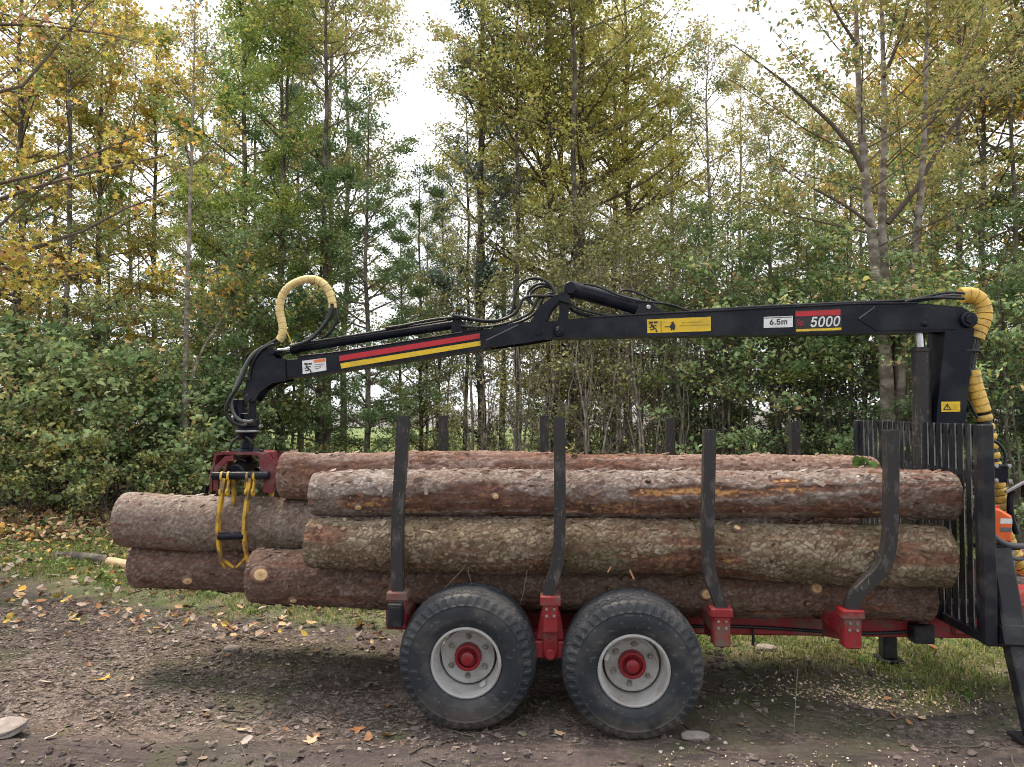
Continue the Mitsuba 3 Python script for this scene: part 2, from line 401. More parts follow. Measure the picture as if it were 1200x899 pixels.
# ---------------------------------------------------------------- the logs
def make_log(a, b, ra, rb, seed, nu, nv, style, wounds=(), bow=0.0):
    """Bark of a log from a to b as one mesh with plates of bark, colours per vertex; returns (bark mesh, colours, end meshes)."""
    rng = np.random.default_rng(seed)
    a, b = np.asarray(a, float), np.asarray(b, float)
    L = np.linalg.norm(b - a)
    t = (b - a) / L
    s = np.cross(t, [0, 0, 1.0])
    s /= np.linalg.norm(s)
    w = np.cross(s, t)
    u = np.linspace(0, 1, nu)
    ang = np.arange(nv) * 2 * np.pi / nv                       # 0 = towards +s (the camera's side for logs running +x), pi/2 = up
    U, A = np.meshgrid(u, ang, indexing='ij')
    r = ra + (rb - ra) * U
    X, S = U * L, A * (ra + rb) / 2
    C = (ra + rb) / 2 * 2 * np.pi
    # plates of bark: nearest and second nearest of scattered centres, wrapped round
    cell = style['plate']
    n = int(L * C / cell ** 2)
    cx, cs = rng.uniform(-0.05, L + 0.05, n), rng.uniform(0, C, n)
    st = style.get('stretch', 1.4)
    pts = np.vstack([np.stack([cx / st, cs + k * C], 1) for k in (-1, 0, 1)])
    keep = (pts[:, 1] > -0.15) & (pts[:, 1] < C + 0.15)
    ids = np.tile(np.arange(n), 3)[keep]
    q = np.stack([X / st, S], -1).reshape(-1, 2)
    wob = lambda k, sd: meshkit.fbm(np.stack([X.ravel() * k, np.cos(A).ravel() * ra * k, np.sin(A).ravel() * ra * k + 5.3], -1), 3, seed * 7 + sd)
    q = q + (np.stack([wob(22, 1), wob(22, 2)], -1) - 0.5) * cell * 1.1
    d, k = cKDTree(pts[keep]).query(q, 2)
    who = ids[k[:, 0]]
    edge = np.clip((d[:, 1] - d[:, 0]) / (0.30 * cell), 0, 1).reshape(U.shape)
    lift = rng.uniform(0.3, 1, n)[who].reshape(U.shape)
    tone = rng.uniform(0, 1, n)[who].reshape(U.shape)
    lump = wob(1.6, 3).reshape(U.shape) - 0.5
    med = wob(6, 4).reshape(U.shape)
    fine = wob(60, 5).reshape(U.shape)
    streak = meshkit.fbm(np.stack([X.ravel() * 3, np.cos(A).ravel() * ra * 30, np.sin(A).ravel() * ra * 30], -1), 3, seed + 40).reshape(U.shape)
    disp = 0.050 * lump + style['depth'] * edge * lift + 0.007 * (med - 0.5) + 0.004 * (fine - 0.5) + 0.004 * (streak - 0.5)
    # where bark has come off: the reddish inner bark and the bare wood below it
    peel = np.zeros(U.shape)
    for (wx, wa, lx, la, amount) in wounds:
        da = (A - wa + np.pi) % (2 * np.pi) - np.pi
        e = 1 - np.hypot((X - wx) / lx, da / la) + 1.3 * (med - 0.5) + 0.9 * (streak - 0.5)
        peel = np.maximum(peel, amount * np.clip(e * 2.2, 0, 1))
    scrape = np.clip((wob(2.3, 6).reshape(U.shape) * 0.6 + streak * 0.55 - style['scrape']) * 9, 0, 1)
    inner = np.clip(scrape + np.clip(peel * 1.6, 0, 1), 0, 1)
    disp = disp * (1 - 0.75 * np.clip(peel * 1.5, 0, 1)) - 0.006 * inner - 0.010 * np.clip(peel - 0.4, 0, 1)
    mix3 = lambda c0, c1, f: np.asarray(c0) * (1 - f[..., None]) + np.asarray(c1) * f[..., None]
    outer = mix3(style['plate_lo'], style['plate_hi'], np.clip(tone * 0.6 + fine * 0.8 - 0.2, 0, 1))
    lichen = np.clip((wob(4.5, 7).reshape(U.shape) - style['lichen']) * 7, 0, 1)
    cov = lichen * (0.25 + 0.6 * tone)
    outer = outer * (1 - cov[..., None]) + np.asarray(style['lichen_c']) * cov[..., None]
    moss = np.clip((wob(3.1, 8).reshape(U.shape) - style['moss']) * 7, 0, 1) * (0.3 + 0.6 * fine)
    outer = outer * (1 - moss[..., None]) + np.array([0.115, 0.115, 0.055]) * moss[..., None]
    furrow = mix3(style['furrow'], np.asarray(style['furrow']) * 0.45, np.clip(fine * 1.2 - 0.2, 0, 1))
    e2 = np.clip(edge * 1.15 - 0.25 * fine, 0, 1) * style.get('plates', 1.0) + (1 - style.get('plates', 1.0)) * np.clip(fine * 1.5 - 0.25, 0, 1)
    col = furrow * (1 - e2[..., None]) + outer * e2[..., None]
    patch = np.clip(wob(2.6, 9).reshape(U.shape) * 1.9 - 0.45, 0, 1)
    col = col * (1 - 0.5 * patch[..., None]) + (col * np.array([0.62, 0.50, 0.44])) * 0.5 * patch[..., None]
    red = mix3((0.085, 0.044, 0.032), (0.25, 0.120, 0.080), np.clip(fine * 1.5 - 0.35 + 0.9 * (streak - 0.5), 0, 1))
    red = red * (0.6 + 0.6 * tone[..., None])
    cover = 0.9 * np.clip(inner * (0.55 + 0.9 * fine), 0, 1)
    col = col * (1 - cover[..., None]) + red * cover[..., None]
    wood = mix3((0.26, 0.085, 0.030), (0.56, 0.32, 0.13), np.clip(streak * 2.4 - 0.75 + 0.5 * (fine - 0.5), 0, 1))
    bare = np.clip((peel - 0.90 + 1.5 * (streak - 0.5) + 1.2 * (fine - 0.5)) * 3, 0, 1)
    col = col * (1 - bare[..., None]) + wood * bare[..., None]
    R = r + disp
    # rounded rims where the saw frayed the bark
    rim = np.minimum(U * L, (1 - U) * L)
    R = R - np.clip(0.02 - rim, 0, 1) * 0.35
    ph = rng.uniform(0, 6, 4)
    cen = a + U[..., None] * (b - a) + (bow * np.sin(np.pi * U) + 0.008 * np.sin(5.2 * U + ph[0]) + 0.005 * np.sin(11 * U + ph[1]))[..., None] * w + (0.010 * np.sin(4.1 * U + ph[2]))[..., None] * s
    V = cen + R[..., None] * (np.cos(A)[..., None] * s + np.sin(A)[..., None] * w)
    i, j = np.meshgrid(np.arange(nu - 1), np.arange(nv), indexing='ij')
    j2 = (j + 1) % nv
    F = np.stack([i * nv + j, i * nv + j2, (i + 1) * nv + j2, (i + 1) * nv + j], -1).reshape(-1, 4)
    m = trimesh.Trimesh(V.reshape(-1, 3), np.vstack([F[:, [0, 1, 2]], F[:, [0, 2, 3]]]), process=False)
    probe = m.face_normals[len(m.faces) // 3] @ (m.triangles_center[len(m.faces) // 3] - (a + b) / 2 - t * ((m.triangles_center[len(m.faces) // 3] - (a + b) / 2) @ t))
    if probe < 0:
        m.invert()
    ends = []
    for e, c0 in ((0, a), (-1, b)):
        rings, cols, nr = [], [], 14
        ring = V[e] - cen[e][0]
        for kk in range(nr + 1):
            f = kk / nr
            rings.append(cen[e][0] + ring * f)
            tint = np.array([0.52, 0.34, 0.18]) * (0.82 + 0.25 * (kk % 2)) * (0.85 + 0.3 * rng.random())
            if kk >= nr:
                tint = np.array([0.12, 0.07, 0.05])
            cols.append(np.tile(tint, (nv, 1)) * (0.85 + 0.3 * fine[e][:, None]))
        EV = np.vstack(rings)
        i, j = np.meshgrid(np.arange(nr), np.arange(nv), indexing='ij')
        j2 = (j + 1) % nv
        EF = np.stack([i * nv + j, (i + 1) * nv + j, (i + 1) * nv + j2, i * nv + j2], -1).reshape(-1, 4)
        ends.append(((EV, EF if e else EF[:, ::-1]), np.clip(np.vstack(cols), 0, 1)))
    frame = (a, t, s, w, L, ra, rb, disp, nu, nv, cen)
    return m, np.clip(col.reshape(-1, 3), 0, 1), ends, frame


def log_thing(name, label, group, a, b, ra, rb, seed, nu, nv, style, wounds=(), knots=(), bow=0.0):
    key = thing(name, label, 'log', group)
    m, col, ends, (a, t, s, w, L, _, _, disp, nu, nv, cen) = make_log(a, b, ra, rb, seed, nu, nv, style, wounds, bow)
    obj('bark', m, 'bark', key, smooth=True, color=col)
    # loose flakes of bark standing off the surface
    nf = style.get('flakes', 900) * nu // 600
    rg = np.random.default_rng(seed + 500)
    iu, iv = rg.integers(6, nu - 6, nf), rg.integers(0, nv, nf)
    V3 = np.asarray(m.vertices)[:nu * nv].reshape(nu, nv, 3)
    c0 = V3[iu, iv]
    od = c0 - cen[iu, 0]
    od /= np.linalg.norm(od, axis=1, keepdims=True)
    tu = np.cross(od, t)
    fa = rg.normal(0, 0.5, nf)[:, None]
    e1, e2 = t * np.cos(fa) + tu * np.sin(fa), tu * np.cos(fa) - t * np.sin(fa)
    l1, l2 = rg.uniform(0.010, 0.034, (nf, 1)), rg.uniform(0.006, 0.016, (nf, 1))
    up1, up2 = rg.uniform(-0.003, 0.014, (nf, 1)), rg.uniform(0.0, 0.012, (nf, 1))
    FV = np.stack([c0 - e1 * l1 - e2 * l2 * 0.7 + od * 0.001, c0 + e1 * l1 * 0.8 - e2 * l2 + od * up1, c0 + e1 * l1 + e2 * l2 * 0.6 + od * (up1 + up2), c0 - e1 * l1 * 0.7 + e2 * l2 + od * up2], 1).reshape(-1, 3)
    FF = (np.arange(nf) * 4)[:, None, None] + np.array([[0, 1, 2], [0, 2, 3]])[None]
    FC = col.reshape(nu, nv, 3)[iu, (iv + rg.integers(-3, 4, nf)) % nv] * rg.uniform(0.75, 1.35, (nf, 1))
    obj('bark_flakes', (FV, FF.reshape(-1, 3)), 'litter', key, kind='stuff', color=np.clip(np.repeat(FC, 4, 0), 0, 1))
    for (mesh, c) in ends:
        obj('cut_face', mesh, 'cut_wood', key, smooth=True, color=c)
    rk = np.random.default_rng(seed + 900)
    stubs = [(x_, a_, r_, 1.0) for x_, a_, r_ in knots] + [(rk.uniform(0.2, L - 0.2), rk.uniform(-1.1, 1.6), rk.uniform(0.008, 0.017), 0.36) for _ in range(4)]
    for (kx, ka, kr, pale) in stubs:                             # sawn-off branch stubs
        iu, iv = int(round(kx / L * (nu - 1))), int(round((ka % (2 * np.pi)) / (2 * np.pi) * nv)) % nv
        d = math.cos(ka) * s + math.sin(ka) * w
        r = ra + (rb - ra) * kx / L + 0.012
        c = cen[iu, 0] + d * r
        d2 = d + 0.25 * t
        d2 /= np.linalg.norm(d2)
        prof = [(0, 0.007), (kr * 0.25, 0.0075), (kr * 0.5, 0.006), (kr * 0.78, 0.005), (kr * 0.84, 0.001), (kr * 1.06, 0.0), (kr * 1.25, -0.010), (kr * 1.4, -0.022)]
        k = revolve(prof, 26, 'z')
        tint = np.array([[0.38, 0.19, 0.08], [0.52, 0.32, 0.16], [0.60, 0.41, 0.23], [0.62, 0.44, 0.26], [0.30, 0.17, 0.10], [0.19, 0.115, 0.085], [0.14, 0.095, 0.075], [0.11, 0.08, 0.065]])
        kc = np.repeat(tint, 26, 0) * np.random.default_rng(seed + iu).uniform(0.85, 1.12, (8 * 26, 1)) * pale
        k.vertices[:, 0] *= 1.18
        if k.face_normals[:, 2].sum() < 0:
            k.invert()
        Mx = np.eye(4)
        ex = t - d2 * (t @ d2)
        ex /= np.linalg.norm(ex)
        Mx[:3, :3] = np.stack([ex, np.cross(d2, ex), d2], 1)
        Mx[:3, 3] = c
        k.apply_transform(Mx)
        obj('branch_stub', k, 'cut_wood', key, smooth=True, color=np.clip(kc, 0, 1))
    return key


PX = 600 / math.tan(math.radians(FOV / 2))


def log_ends(l, r, Y0, Y1=None):
    """Centre line and radii from two ends given as (x, top, bottom) in the photograph and the depth Y of the axis there."""
    out = []
    for (px, top, bot), Y in ((l, Y0), (r, Y0 if Y1 is None else Y1)):
        c = at(px, (top + bot) / 2, Y)
        out += [c, (bot - top) / 2 / PX * ((c - CAM) @ FWD) * 0.985]
    return out[0], out[2], out[1], out[3]


GREY = dict(plates=0.45, plate=0.024, stretch=2.2, depth=0.005, plate_lo=(0.23, 0.19, 0.17), plate_hi=(0.46, 0.42, 0.39), furrow=(0.13, 0.075, 0.055), lichen=0.50, lichen_c=(0.52, 0.49, 0.47), moss=0.68, scrape=0.61)
SCALY = dict(plates=0.6, plate=0.027, stretch=1.35, depth=0.008, plate_lo=(0.17, 0.135, 0.09), plate_hi=(0.34, 0.28, 0.20), furrow=(0.10, 0.06, 0.04), lichen=0.46, lichen_c=(0.42, 0.38, 0.29), moss=0.50, scrape=0.64)
BROWN = dict(plates=0.6, plate=0.026, stretch=1.9, depth=0.007, plate_lo=(0.15, 0.106, 0.088), plate_hi=(0.31, 0.228, 0.190), furrow=(0.10, 0.06, 0.048), lichen=0.66, lichen_c=(0.36, 0.30, 0.26), moss=0.68, scrape=0.62)
PINK = dict(plates=0.5, plate=0.030, stretch=2.0, depth=0.007, plate_lo=(0.30, 0.21, 0.17), plate_hi=(0.50, 0.38, 0.33), furrow=(0.13, 0.065, 0.045), lichen=0.60, lichen_c=(0.46, 0.40, 0.36), moss=0.72, scrape=0.58)

a, b, ra, rb = log_ends((368, 551, 604), (1114, 553, 612), 0.48)
log_thing('spruce_log', 'foremost top log with pale grey back and torn orange bare wood, ending against the headboard', None, a, b, ra, rb, 11, 620, 124, GREY,
          wounds=[(1.2, -0.50, 1.5, 0.42, 0.62), (3.0, -0.55, 1.3, 0.40, 0.60), (1.02, 0.25, 0.30, 0.30, 0.75), (1.0, -0.15, 0.6, 0.4, 0.6), (2.2, 0.15, 0.16, 0.22, 0.9), (2.55, 0.3, 0.25, 0.28, 1.0), (2.75, 0.15, 0.30, 0.22, 0.8), (3.2, 0.35, 0.32, 0.22, 1.0), (3.05, 0.6, 0.10, 0.2, 0.8), (4.05, -0.05, 0.3, 0.35, 0.75), (1.5, -0.3, 0.5, 0.35, 0.55), (0.4, -0.2, 0.4, 0.3, 0.6)],
          knots=[(1.22, -0.05, 0.018), (0.33, -0.5, 0.02)], bow=0.012)
a, b, ra, rb = log_ends((364, 605, 663), (1107, 617, 687), 0.40)
log_thing('spruce_log', 'thick middle log with scaly olive grey bark plates, in front between the stakes', None, a, b, ra, rb, 12, 620, 140, SCALY,
          wounds=[(2.5, -0.25, 0.28, 0.45, 0.62), (0.12, 0.5, 0.22, 0.5, 0.55), (2.62, -0.72, 0.07, 0.10, 1.0), (3.85, 0.1, 0.25, 0.35, 0.5)], knots=[(2.72, 1.0, 0.02)])
a, b, ra, rb = log_ends((297, 642, 704), (1085, 666, 729), 0.64)
log_thing('spruce_log', 'lowest front log above the wheels with reddish brown bark and pale round branch cuts', None, a, b, ra, rb, 13, 600, 124, BROWN,
          wounds=[(3.42, -0.75, 0.16, 0.16, 0.75)],
          knots=[(0.12, 0.25, 0.045), (0.33, -0.72, 0.022), (3.03, 0.02, 0.034), (3.72, 0.30, 0.036)])
a, b, ra, rb = log_ends((332, 530, 582), (1024, 534, 590), 0.95)
log_thing('spruce_log', 'pinkish flaking top log lying behind the foremost top log', None, a, b, ra, rb, 14, 480, 100, PINK,
          wounds=[(2.0, 1.3, 0.5, 0.4, 0.6), (0.4, 0.2, 0.5, 0.5, 0.6)])
a, b, ra, rb = log_ends((147, 578, 642), (900, 596, 660), 1.02)
GREY2 = dict(GREY, plate=0.015, depth=0.004, plate_lo=(0.22, 0.185, 0.16), plate_hi=(0.42, 0.375, 0.335), scrape=0.70, lichen=0.46, lichen_c=(0.45, 0.42, 0.39))
log_thing('spruce_log', 'grey brown log sticking out at the back, clasped by the yellow grapple arms', None, a, b, ra, rb, 15, 520, 110, GREY2)
a, b, ra, rb = log_ends((161, 636, 687), (900, 655, 706), 1.08)
log_thing('spruce_log', 'dark reddish log under the clasped one with a pale round branch cut', None, a, b, ra, rb, 16, 480, 100, BROWN,
          knots=[(0.47, -0.45, 0.032)])
for l, r, Y, sd, text in (((240, 632, 682), (960, 650, 702), 1.46, 17, 'far bottom log of the load, hidden behind the dark reddish one'), ((330, 580, 632), (1000, 590, 644), 1.42, 18, 'far middle log of the load, hidden behind the clasped one')):
    a, b, ra, rb = log_ends(l, r, Y)
    log_thing('spruce_log', text, None, a, b, ra, rb, sd, 240, 60, BROWN)

# ---------------------------------------------------------------- the trailer
TR = thing('timber_trailer', 'red framed timber trailer with black stakes and two wide tyres on the near side', 'trailer')
YC = 0.95                                                          # its centre line
wl, wr = at(546, 779, 0.03), at(742, 787, 0.03)
RT = 0.420
KT = 0.958                                                          # size of the wheels against the profile below


def tyre_mesh():
    """Flotation tyre: smooth side wall, scalloped shoulder lugs, zigzag ribs; its axle along y, the outer face at y = 0."""
    half = [(0.212, 0.050), (0.222, 0.028), (0.245, 0.010), (0.275, 0.001), (0.31, 0.0), (0.335, 0.003), (0.352, 0.007), (0.356, 0.006), (0.372, 0.012), (0.392, 0.021), (0.408, 0.034), (0.420, 0.055), (0.428, 0.085), (0.433, 0.12), (0.436, 0.155), (0.437, 0.19)]
    prof = np.array(half + [(r, 0.40 - y) for r, y in half[::-1]])
    s = np.r_[0, np.cumsum(np.linalg.norm(np.diff(prof, axis=0), axis=1))]
    n_v, n_a = 96, 660
    u = np.linspace(0, s[-1], n_v)
    r, y = np.interp(u, s, prof[:, 0]), np.interp(u, s, prof[:, 1])
    ang = np.arange(n_a) * 2 * np.pi / n_a
    A, R0 = np.meshgrid(ang, r, indexing='xy')
    Y0 = np.meshgrid(ang, y, indexing='xy')[1]
    NL = 44
    side = np.where(Y0 < 0.2, 1, -1)
    ph = (A * NL / (2 * np.pi) + 0.25 * (side < 0)) % 1 - 0.5
    yy = np.minimum(Y0, 0.40 - Y0)
    # shoulder: arched scallops pressed between lugs
    arch = np.clip((1 - np.hypot(ph / 0.33, np.maximum(R0 - 0.388, 0) / 0.022)) * 3, 0, 1) * (R0 > 0.362) * (R0 < 0.414)
    lug = np.clip((R0 - 0.358) / 0.004, 0, 1) * (yy < 0.05)
    d = 0.0020 * lug - 0.0062 * arch * (yy < 0.05)
    # crown: zigzag grooves round the tyre and short cross sipes
    for g0 in (0.062, 0.105, 0.155):
        zig = g0 + 0.010 * (np.abs(((A * NL / (2 * np.pi)) % 1) * 2 - 1) * 2 - 1)
        d = d - 0.009 * (np.abs(yy - zig) < 0.006) * (R0 > 0.415)
    d = d - 0.005 * ((np.abs(ph) < 0.09) & (yy > 0.072) & (yy < 0.098) & (R0 > 0.415))
    d = d + 0.0022 * (np.abs(R0 - 0.3545) < 0.0025) * (yy < 0.02) + 0.0012 * (np.abs(R0 - 0.262) < 0.004) * (yy < 0.02)
    flat = np.clip((yy - 0.028) / 0.02, 0, 1)
    rr = R0 + d * flat
    y2 = Y0 - d * side * (1 - flat)
    V = np.stack([rr * np.cos(A), y2, rr * np.sin(A)], -1).reshape(-1, 3)
    V *= [KT, 1, KT]
    V[:, 2] = np.where(V[:, 2] < -0.396, -0.396 + (V[:, 2] + 0.396) * 0.45, V[:, 2])      # pressed flat on the ground
    i, j = np.meshgrid(np.arange(n_v - 1), np.arange(n_a), indexing='ij')
    j2 = (j + 1) % n_a
    F = np.stack([i * n_a + j, i * n_a + j2, (i + 1) * n_a + j2, (i + 1) * n_a + j], -1).reshape(-1, 4)
    m = trimesh.Trimesh(V, np.vstack([F[:, [0, 1, 2]], F[:, [0, 2, 3]]]), process=False)
    if m.face_normals[len(F) // 12][1] > 0:
        m.invert()
    return m


def rim_mesh():
    prof = [(0.2, 0.056), (0.212, 0.050), (0.221, 0.036), (0.2195, 0.024), (0.210, 0.018), (0.203, 0.021), (0.200, 0.030), (0.199, 0.050), (0.192, 0.060), (0.1905, 0.112),
            (0.180, 0.124), (0.178, 0.150), (0.166, 0.152), (0.160, 0.160), (0.155, 0.164), (0.085, 0.166), (0.085, 0.175)]
    barrel = prof[:10] + [(0.186, 0.122), (0.183, 0.140), (0.182, 0.205)]
    disc = [(0.170, 0.185), (0.170, 0.154), (0.167, 0.150), (0.158, 0.149), (0.150, 0.156), (0.140, 0.162), (0.085, 0.166), (0.085, 0.175)]
    m = cat([revolve([(r * KT, y) for r, y in q], 96, 'y') for q in (barrel, disc)])
    if m.face_normals[np.argmin(m.triangles_center[:, 1])][1] > 0:
        m.invert()
    return m


tyre_ply = mikit.ply(tyre_mesh(), 'm_rubber', smooth=35)
rim_ply = mikit.ply(rim_mesh(), 'm_rim_grey', smooth=40)
hub = cat([revolve([(0, 0.150), (0.066, 0.150), (0.073, 0.146), (0.078, 0.150), (0.080, 0.176)], 48, 'y'),
           revolve([(0, 0.092), (0.030, 0.093), (0.038, 0.098), (0.042, 0.110), (0.043, 0.152)], 40, 'y')])
hub_ring = revolve([(0.058, 0.150), (0.060, 0.118), (0.066, 0.113), (0.076, 0.114), (0.080, 0.120), (0.081, 0.165)], 48, 'y')
for h in (hub, hub_ring):
    h.invert() if h.face_normals[np.argmin(h.triangles_center[:, 1])][1] > 0 else None
hub_ply = mikit.ply(cat([hub, hub_ring]), 'm_hub_red', smooth=35)
nut = revolve([(0, 0.138), (0.011, 0.138), (0.0125, 0.140), (0.0125, 0.154), (0.019, 0.156), (0.020, 0.164)], 6, 'y')
nut.invert() if nut.face_normals[np.argmin(nut.triangles_center[:, 1])][1] > 0 else None
nut_ply = mikit.ply(nut, 'm_nut_steel')
weight_ply = mikit.ply(box(-0.020, 0.020, 0.055, 0.100, -0.012, 0.012, 0.004), 'm_rim_grey')
for k, (c, flip, turn) in enumerate(((wl, False, 0.1), (wr, False, 0.0), (wl, True, 0.4), (wr, True, 0.8))):
    key = fresh(TR + '__wheel')
    base = T().translate([float(c[0]), (0.0, -0.05)[k % 2] if not flip else 2 * YC, RT - 0.020 - (0.0, 0.012)[k % 2]])
    if flip:
        base = base @ T().rotate([0, 0, 1], 180)
    put = lambda name, p, extra=None: scene.__setitem__(fresh(f'{key}__{name}'), {**p, 'to_world': base @ extra if extra is not None else base})
    put('tyre', tyre_ply)
    put('rim', rim_ply)
    put('hub', hub_ply)
    for q in range(6):
        put('nut', nut_ply, T().translate([0.118 * math.cos(q * math.pi / 3 + 1.45 + turn), 0, 0.118 * math.sin(q * math.pi / 3 + 1.45 + turn)]))
    wa = -0.95 if k % 2 == 0 else 2.75
    put('balance_weight', weight_ply, T().translate([0.168 * math.cos(wa), 0, 0.168 * math.sin(wa)]) @ T().rotate([0, 1, 0], -math.degrees(wa) + 90))

# frame: two longitudinal beams, bunks with stake sleeves, bogie beams
zb = lambda px, py, Y: at(px, py, Y)[2]
FZ0, FZ1 = zb(900, 745, 0.70), zb(900, 719, 0.70)
FX0, FX1 = at(452, 720, 0.7)[0], at(1210, 720, 0.7)[0] + 0.6
obj('frame_beam', box(FX0, FX1, 0.70, 0.80, FZ0, FZ1, 0.01), 'frame_red', TR)
obj('frame_beam', box(FX0, FX1, 1.10, 1.20, FZ0, FZ1, 0.01), 'frame_red', TR)
obj('cross_tube', box(FX0 + 0.3, FX0 + 0.38, 0.802, 1.098, FZ0 + 0.02, FZ1 - 0.02, 0.006), 'frame_red', TR)
YS, YSF = 0.16, 2 * YC - 0.16
stake_px = [[(473, 487), (470, 545), (467, 600), (466, 650), (467, 700)],
            [(655, 489), (656, 545), (656, 600), (655, 640), (651, 668), (645, 685), (644, 702)],
            [(831, 503), (830, 560), (829, 620), (830, 655), (834, 682), (842, 702), (845, 722)],
            [(1043, 504), (1044, 560), (1043, 610), (1040, 645), (1031, 668), (1014, 684), (1001, 700), (997, 724)]]
far_px = [(520, 487), (638, 487), (785, 490), (931, 495)]
sleeve_px = [(467, 692, 728), (645, 697, 727), (844, 711, 756), (996, 713, 758)]
for k in range(4):
    path = [at(px, py, YS) for px, py in stake_px[k]]
    m = tube(path, 0.050, 4, n=40, square=True)
    obj('stake', m, 'steel_black', TR, smooth=25)
    sx, st, sb = sleeve_px[k]
    c0, c1 = at(sx, st, YS), at(sx, sb, YS)
    x, z1, z0 = c0[0], c0[2], c1[2]
    if k == 0:
        z0 = at(465, 712, YS)[2]
    hw = 0.049
    if k != 1:
        obj('stake_sleeve', cat([box(x - hw, x + hw, YS - hw, YS + hw, z0, z1, 0.008), box(x - hw - 0.014, x + hw + 0.014, YS - hw - 0.014, YS + hw + 0.014, z1 - 0.05, z1 + 0.002, 0.006)]), 'frame_red', TR)
    else:
        z0 = z1 - 0.16
        obj('stake_sleeve', cat([box(x - 0.048, x + 0.048, YS - 0.048, YS + 0.048, z0 - 0.06, z1, 0.008), box(x - 0.062, x + 0.062, YS - 0.062, YS + 0.062, z1 - 0.055, z1 + 0.004, 0.006)]), 'frame_red', TR)
    for bx_, bz_ in ((-0.022, 0.075), (0.022, 0.075), (-0.022, 0.115), (0.022, 0.115)):
        if z1 - bz_ > z0 + 0.015:
            obj('sleeve_bolt', cyl([x + bx_, YS - hw + 0.001, z1 - bz_], [x + bx_, YS - hw - 0.010, z1 - bz_], 0.010, 6, 0.002), 'nut_steel', TR)
    bz1, bz0 = FZ1 + 0.10, FZ1 + 0.001
    obj('bunk', box(x - 0.040, x + 0.040, YS + hw + 0.001, YSF - hw - 0.001, bz0, bz1, 0.008), 'frame_red', TR)
    if k in (2, 3):   # gusset under the bunk end
        g = [(0, 0), (0.42, 0.22), (0.42, 0.30), (0, 0.30)]
        v = prism([(0, z0 + 0.02), (0.40, FZ0 + 0.03), (0.40, bz0 - 0.002), (0, bz0 - 0.002)], -0.008, 0.008)
        v.vertices = np.stack([x + v.vertices[:, 1], YS + hw + 0.002 + v.vertices[:, 0], v.vertices[:, 2]], 1)
        v.fix_normals()
        obj('gusset', v, 'frame_red', TR)
    # far side
    p = at(far_px[k][0], far_px[k][1], YSF)
    obj('stake', tube([p, p * [1, 1, 0] + [0, 0, 1.2], p * [1, 1, 0] + [0, 0, FZ1 + 0.02]], 0.050, 4, n=16, square=True), 'steel_black', TR, smooth=25)
    obj('stake_sleeve', box(p[0] - hw, p[0] + hw, YSF - hw, YSF + hw, FZ0 - 0.02, FZ1 + 0.14, 0.008), 'frame_red', TR)
# bogie beam and bracket between the near wheels
for side in (0, 1):
    f = (lambda y: y) if not side else (lambda y: 2 * YC - y)
    p = lambda px, py: at(px, py, 0.17)
    zt, zl0, zl1 = p(645, 725)[2], p(645, 752)[2], p(645, 772)[2]
    xl, xr = p(626, 760)[0], p(664, 760)[0]
    xm = (xl + xr) / 2
    ys = sorted((f(0.17), f(0.30)))
    obj('bogie_bracket', cat([prism([(xl + 0.012, zl0 + 0.004), (xr - 0.012, zl0 + 0.004), (xm + 0.06, zt + 0.01), (xm + 0.045, zt + 0.03), (xm - 0.045, zt + 0.03), (xm - 0.06, zt + 0.01)], ys[0] + 0.02, ys[1], c=0.006),
                              box(xl, xr, ys[0], ys[1] + 0.03, zl1, zl0, 0.008),
                              box(xm - 0.048, xm + 0.048, ys[0] - 0.012, ys[0] + 0.03, zl1 + 0.012, zt + 0.012, 0.008)]), 'frame_red', TR)
    obj('bogie_beam', box(wl[0] - 0.1, wr[0] + 0.1, *sorted((f(0.33), f(0.45))), RT - 0.09, RT + 0.07, 0.01), 'frame_red', TR)
    y0, y1 = (f(0.157), f(0.135)) if not side else (f(0.157), f(0.135))
    q = p(644, 765)
    obj('bolt', cyl([xm, f(0.16), q[2]], [xm, f(0.122), q[2]], 0.032, 24, 0.006), 'frame_red', TR)
    q = p(644, 751)
    obj('bolt', cyl([xm, f(0.16), q[2]], [xm, f(0.138), q[2]], 0.016, 6, 0.003), 'frame_red', TR)
obj('bogie_axle', cyl([xm, 0.46, RT], [xm, 2 * YC - 0.46, RT], 0.05, 24), 'frame_red', TR)
# rear light box on the last bunk
p0, p1 = at(455, 707, 0.08), at(472, 735, 0.08)
obj('light_box', cat([box(p0[0], p1[0], 0.06, 0.14, p1[2], p0[2], 0.006), box(p0[0] + 0.012, p1[0] - 0.012, 0.056, 0.059, p1[2] + 0.05, p0[2] - 0.02, 0.001)]), 'grille_black', TR)
obj('light_box', box(p0[0], p1[0], 2 * YC - 0.14, 2 * YC - 0.06, p1[2], p0[2], 0.006), 'grille_black', TR)
# stand leg with its foot, cable hanging, tool box below the frame
q = at(1040, 742, 1.45)
obj('stand_leg', cat([box(q[0] - 0.05, q[0] + 0.05, 1.40, 1.50, 0.03, FZ0 + 0.04, 0.006), box(q[0] - 0.08, q[0] + 0.09, 1.36, 1.54, 0.005, 0.028, 0.006)]), 'grille_black', TR)
q0, q1 = at(1066, 730, 0.66), at(1091, 752, 0.66)
obj('step_block', box(q0[0], q1[0], 0.60, 0.698, q1[2], q0[2], 0.008), 'grille_black', TR)
q = at(882, 742, 0.66)
obj('chain_end', tube([q + [0, 0, 0.03], q + [0.004, 0, -0.03], q + [0.0, 0.0, -0.08]], 0.010, 8, n=12), 'hose', TR)

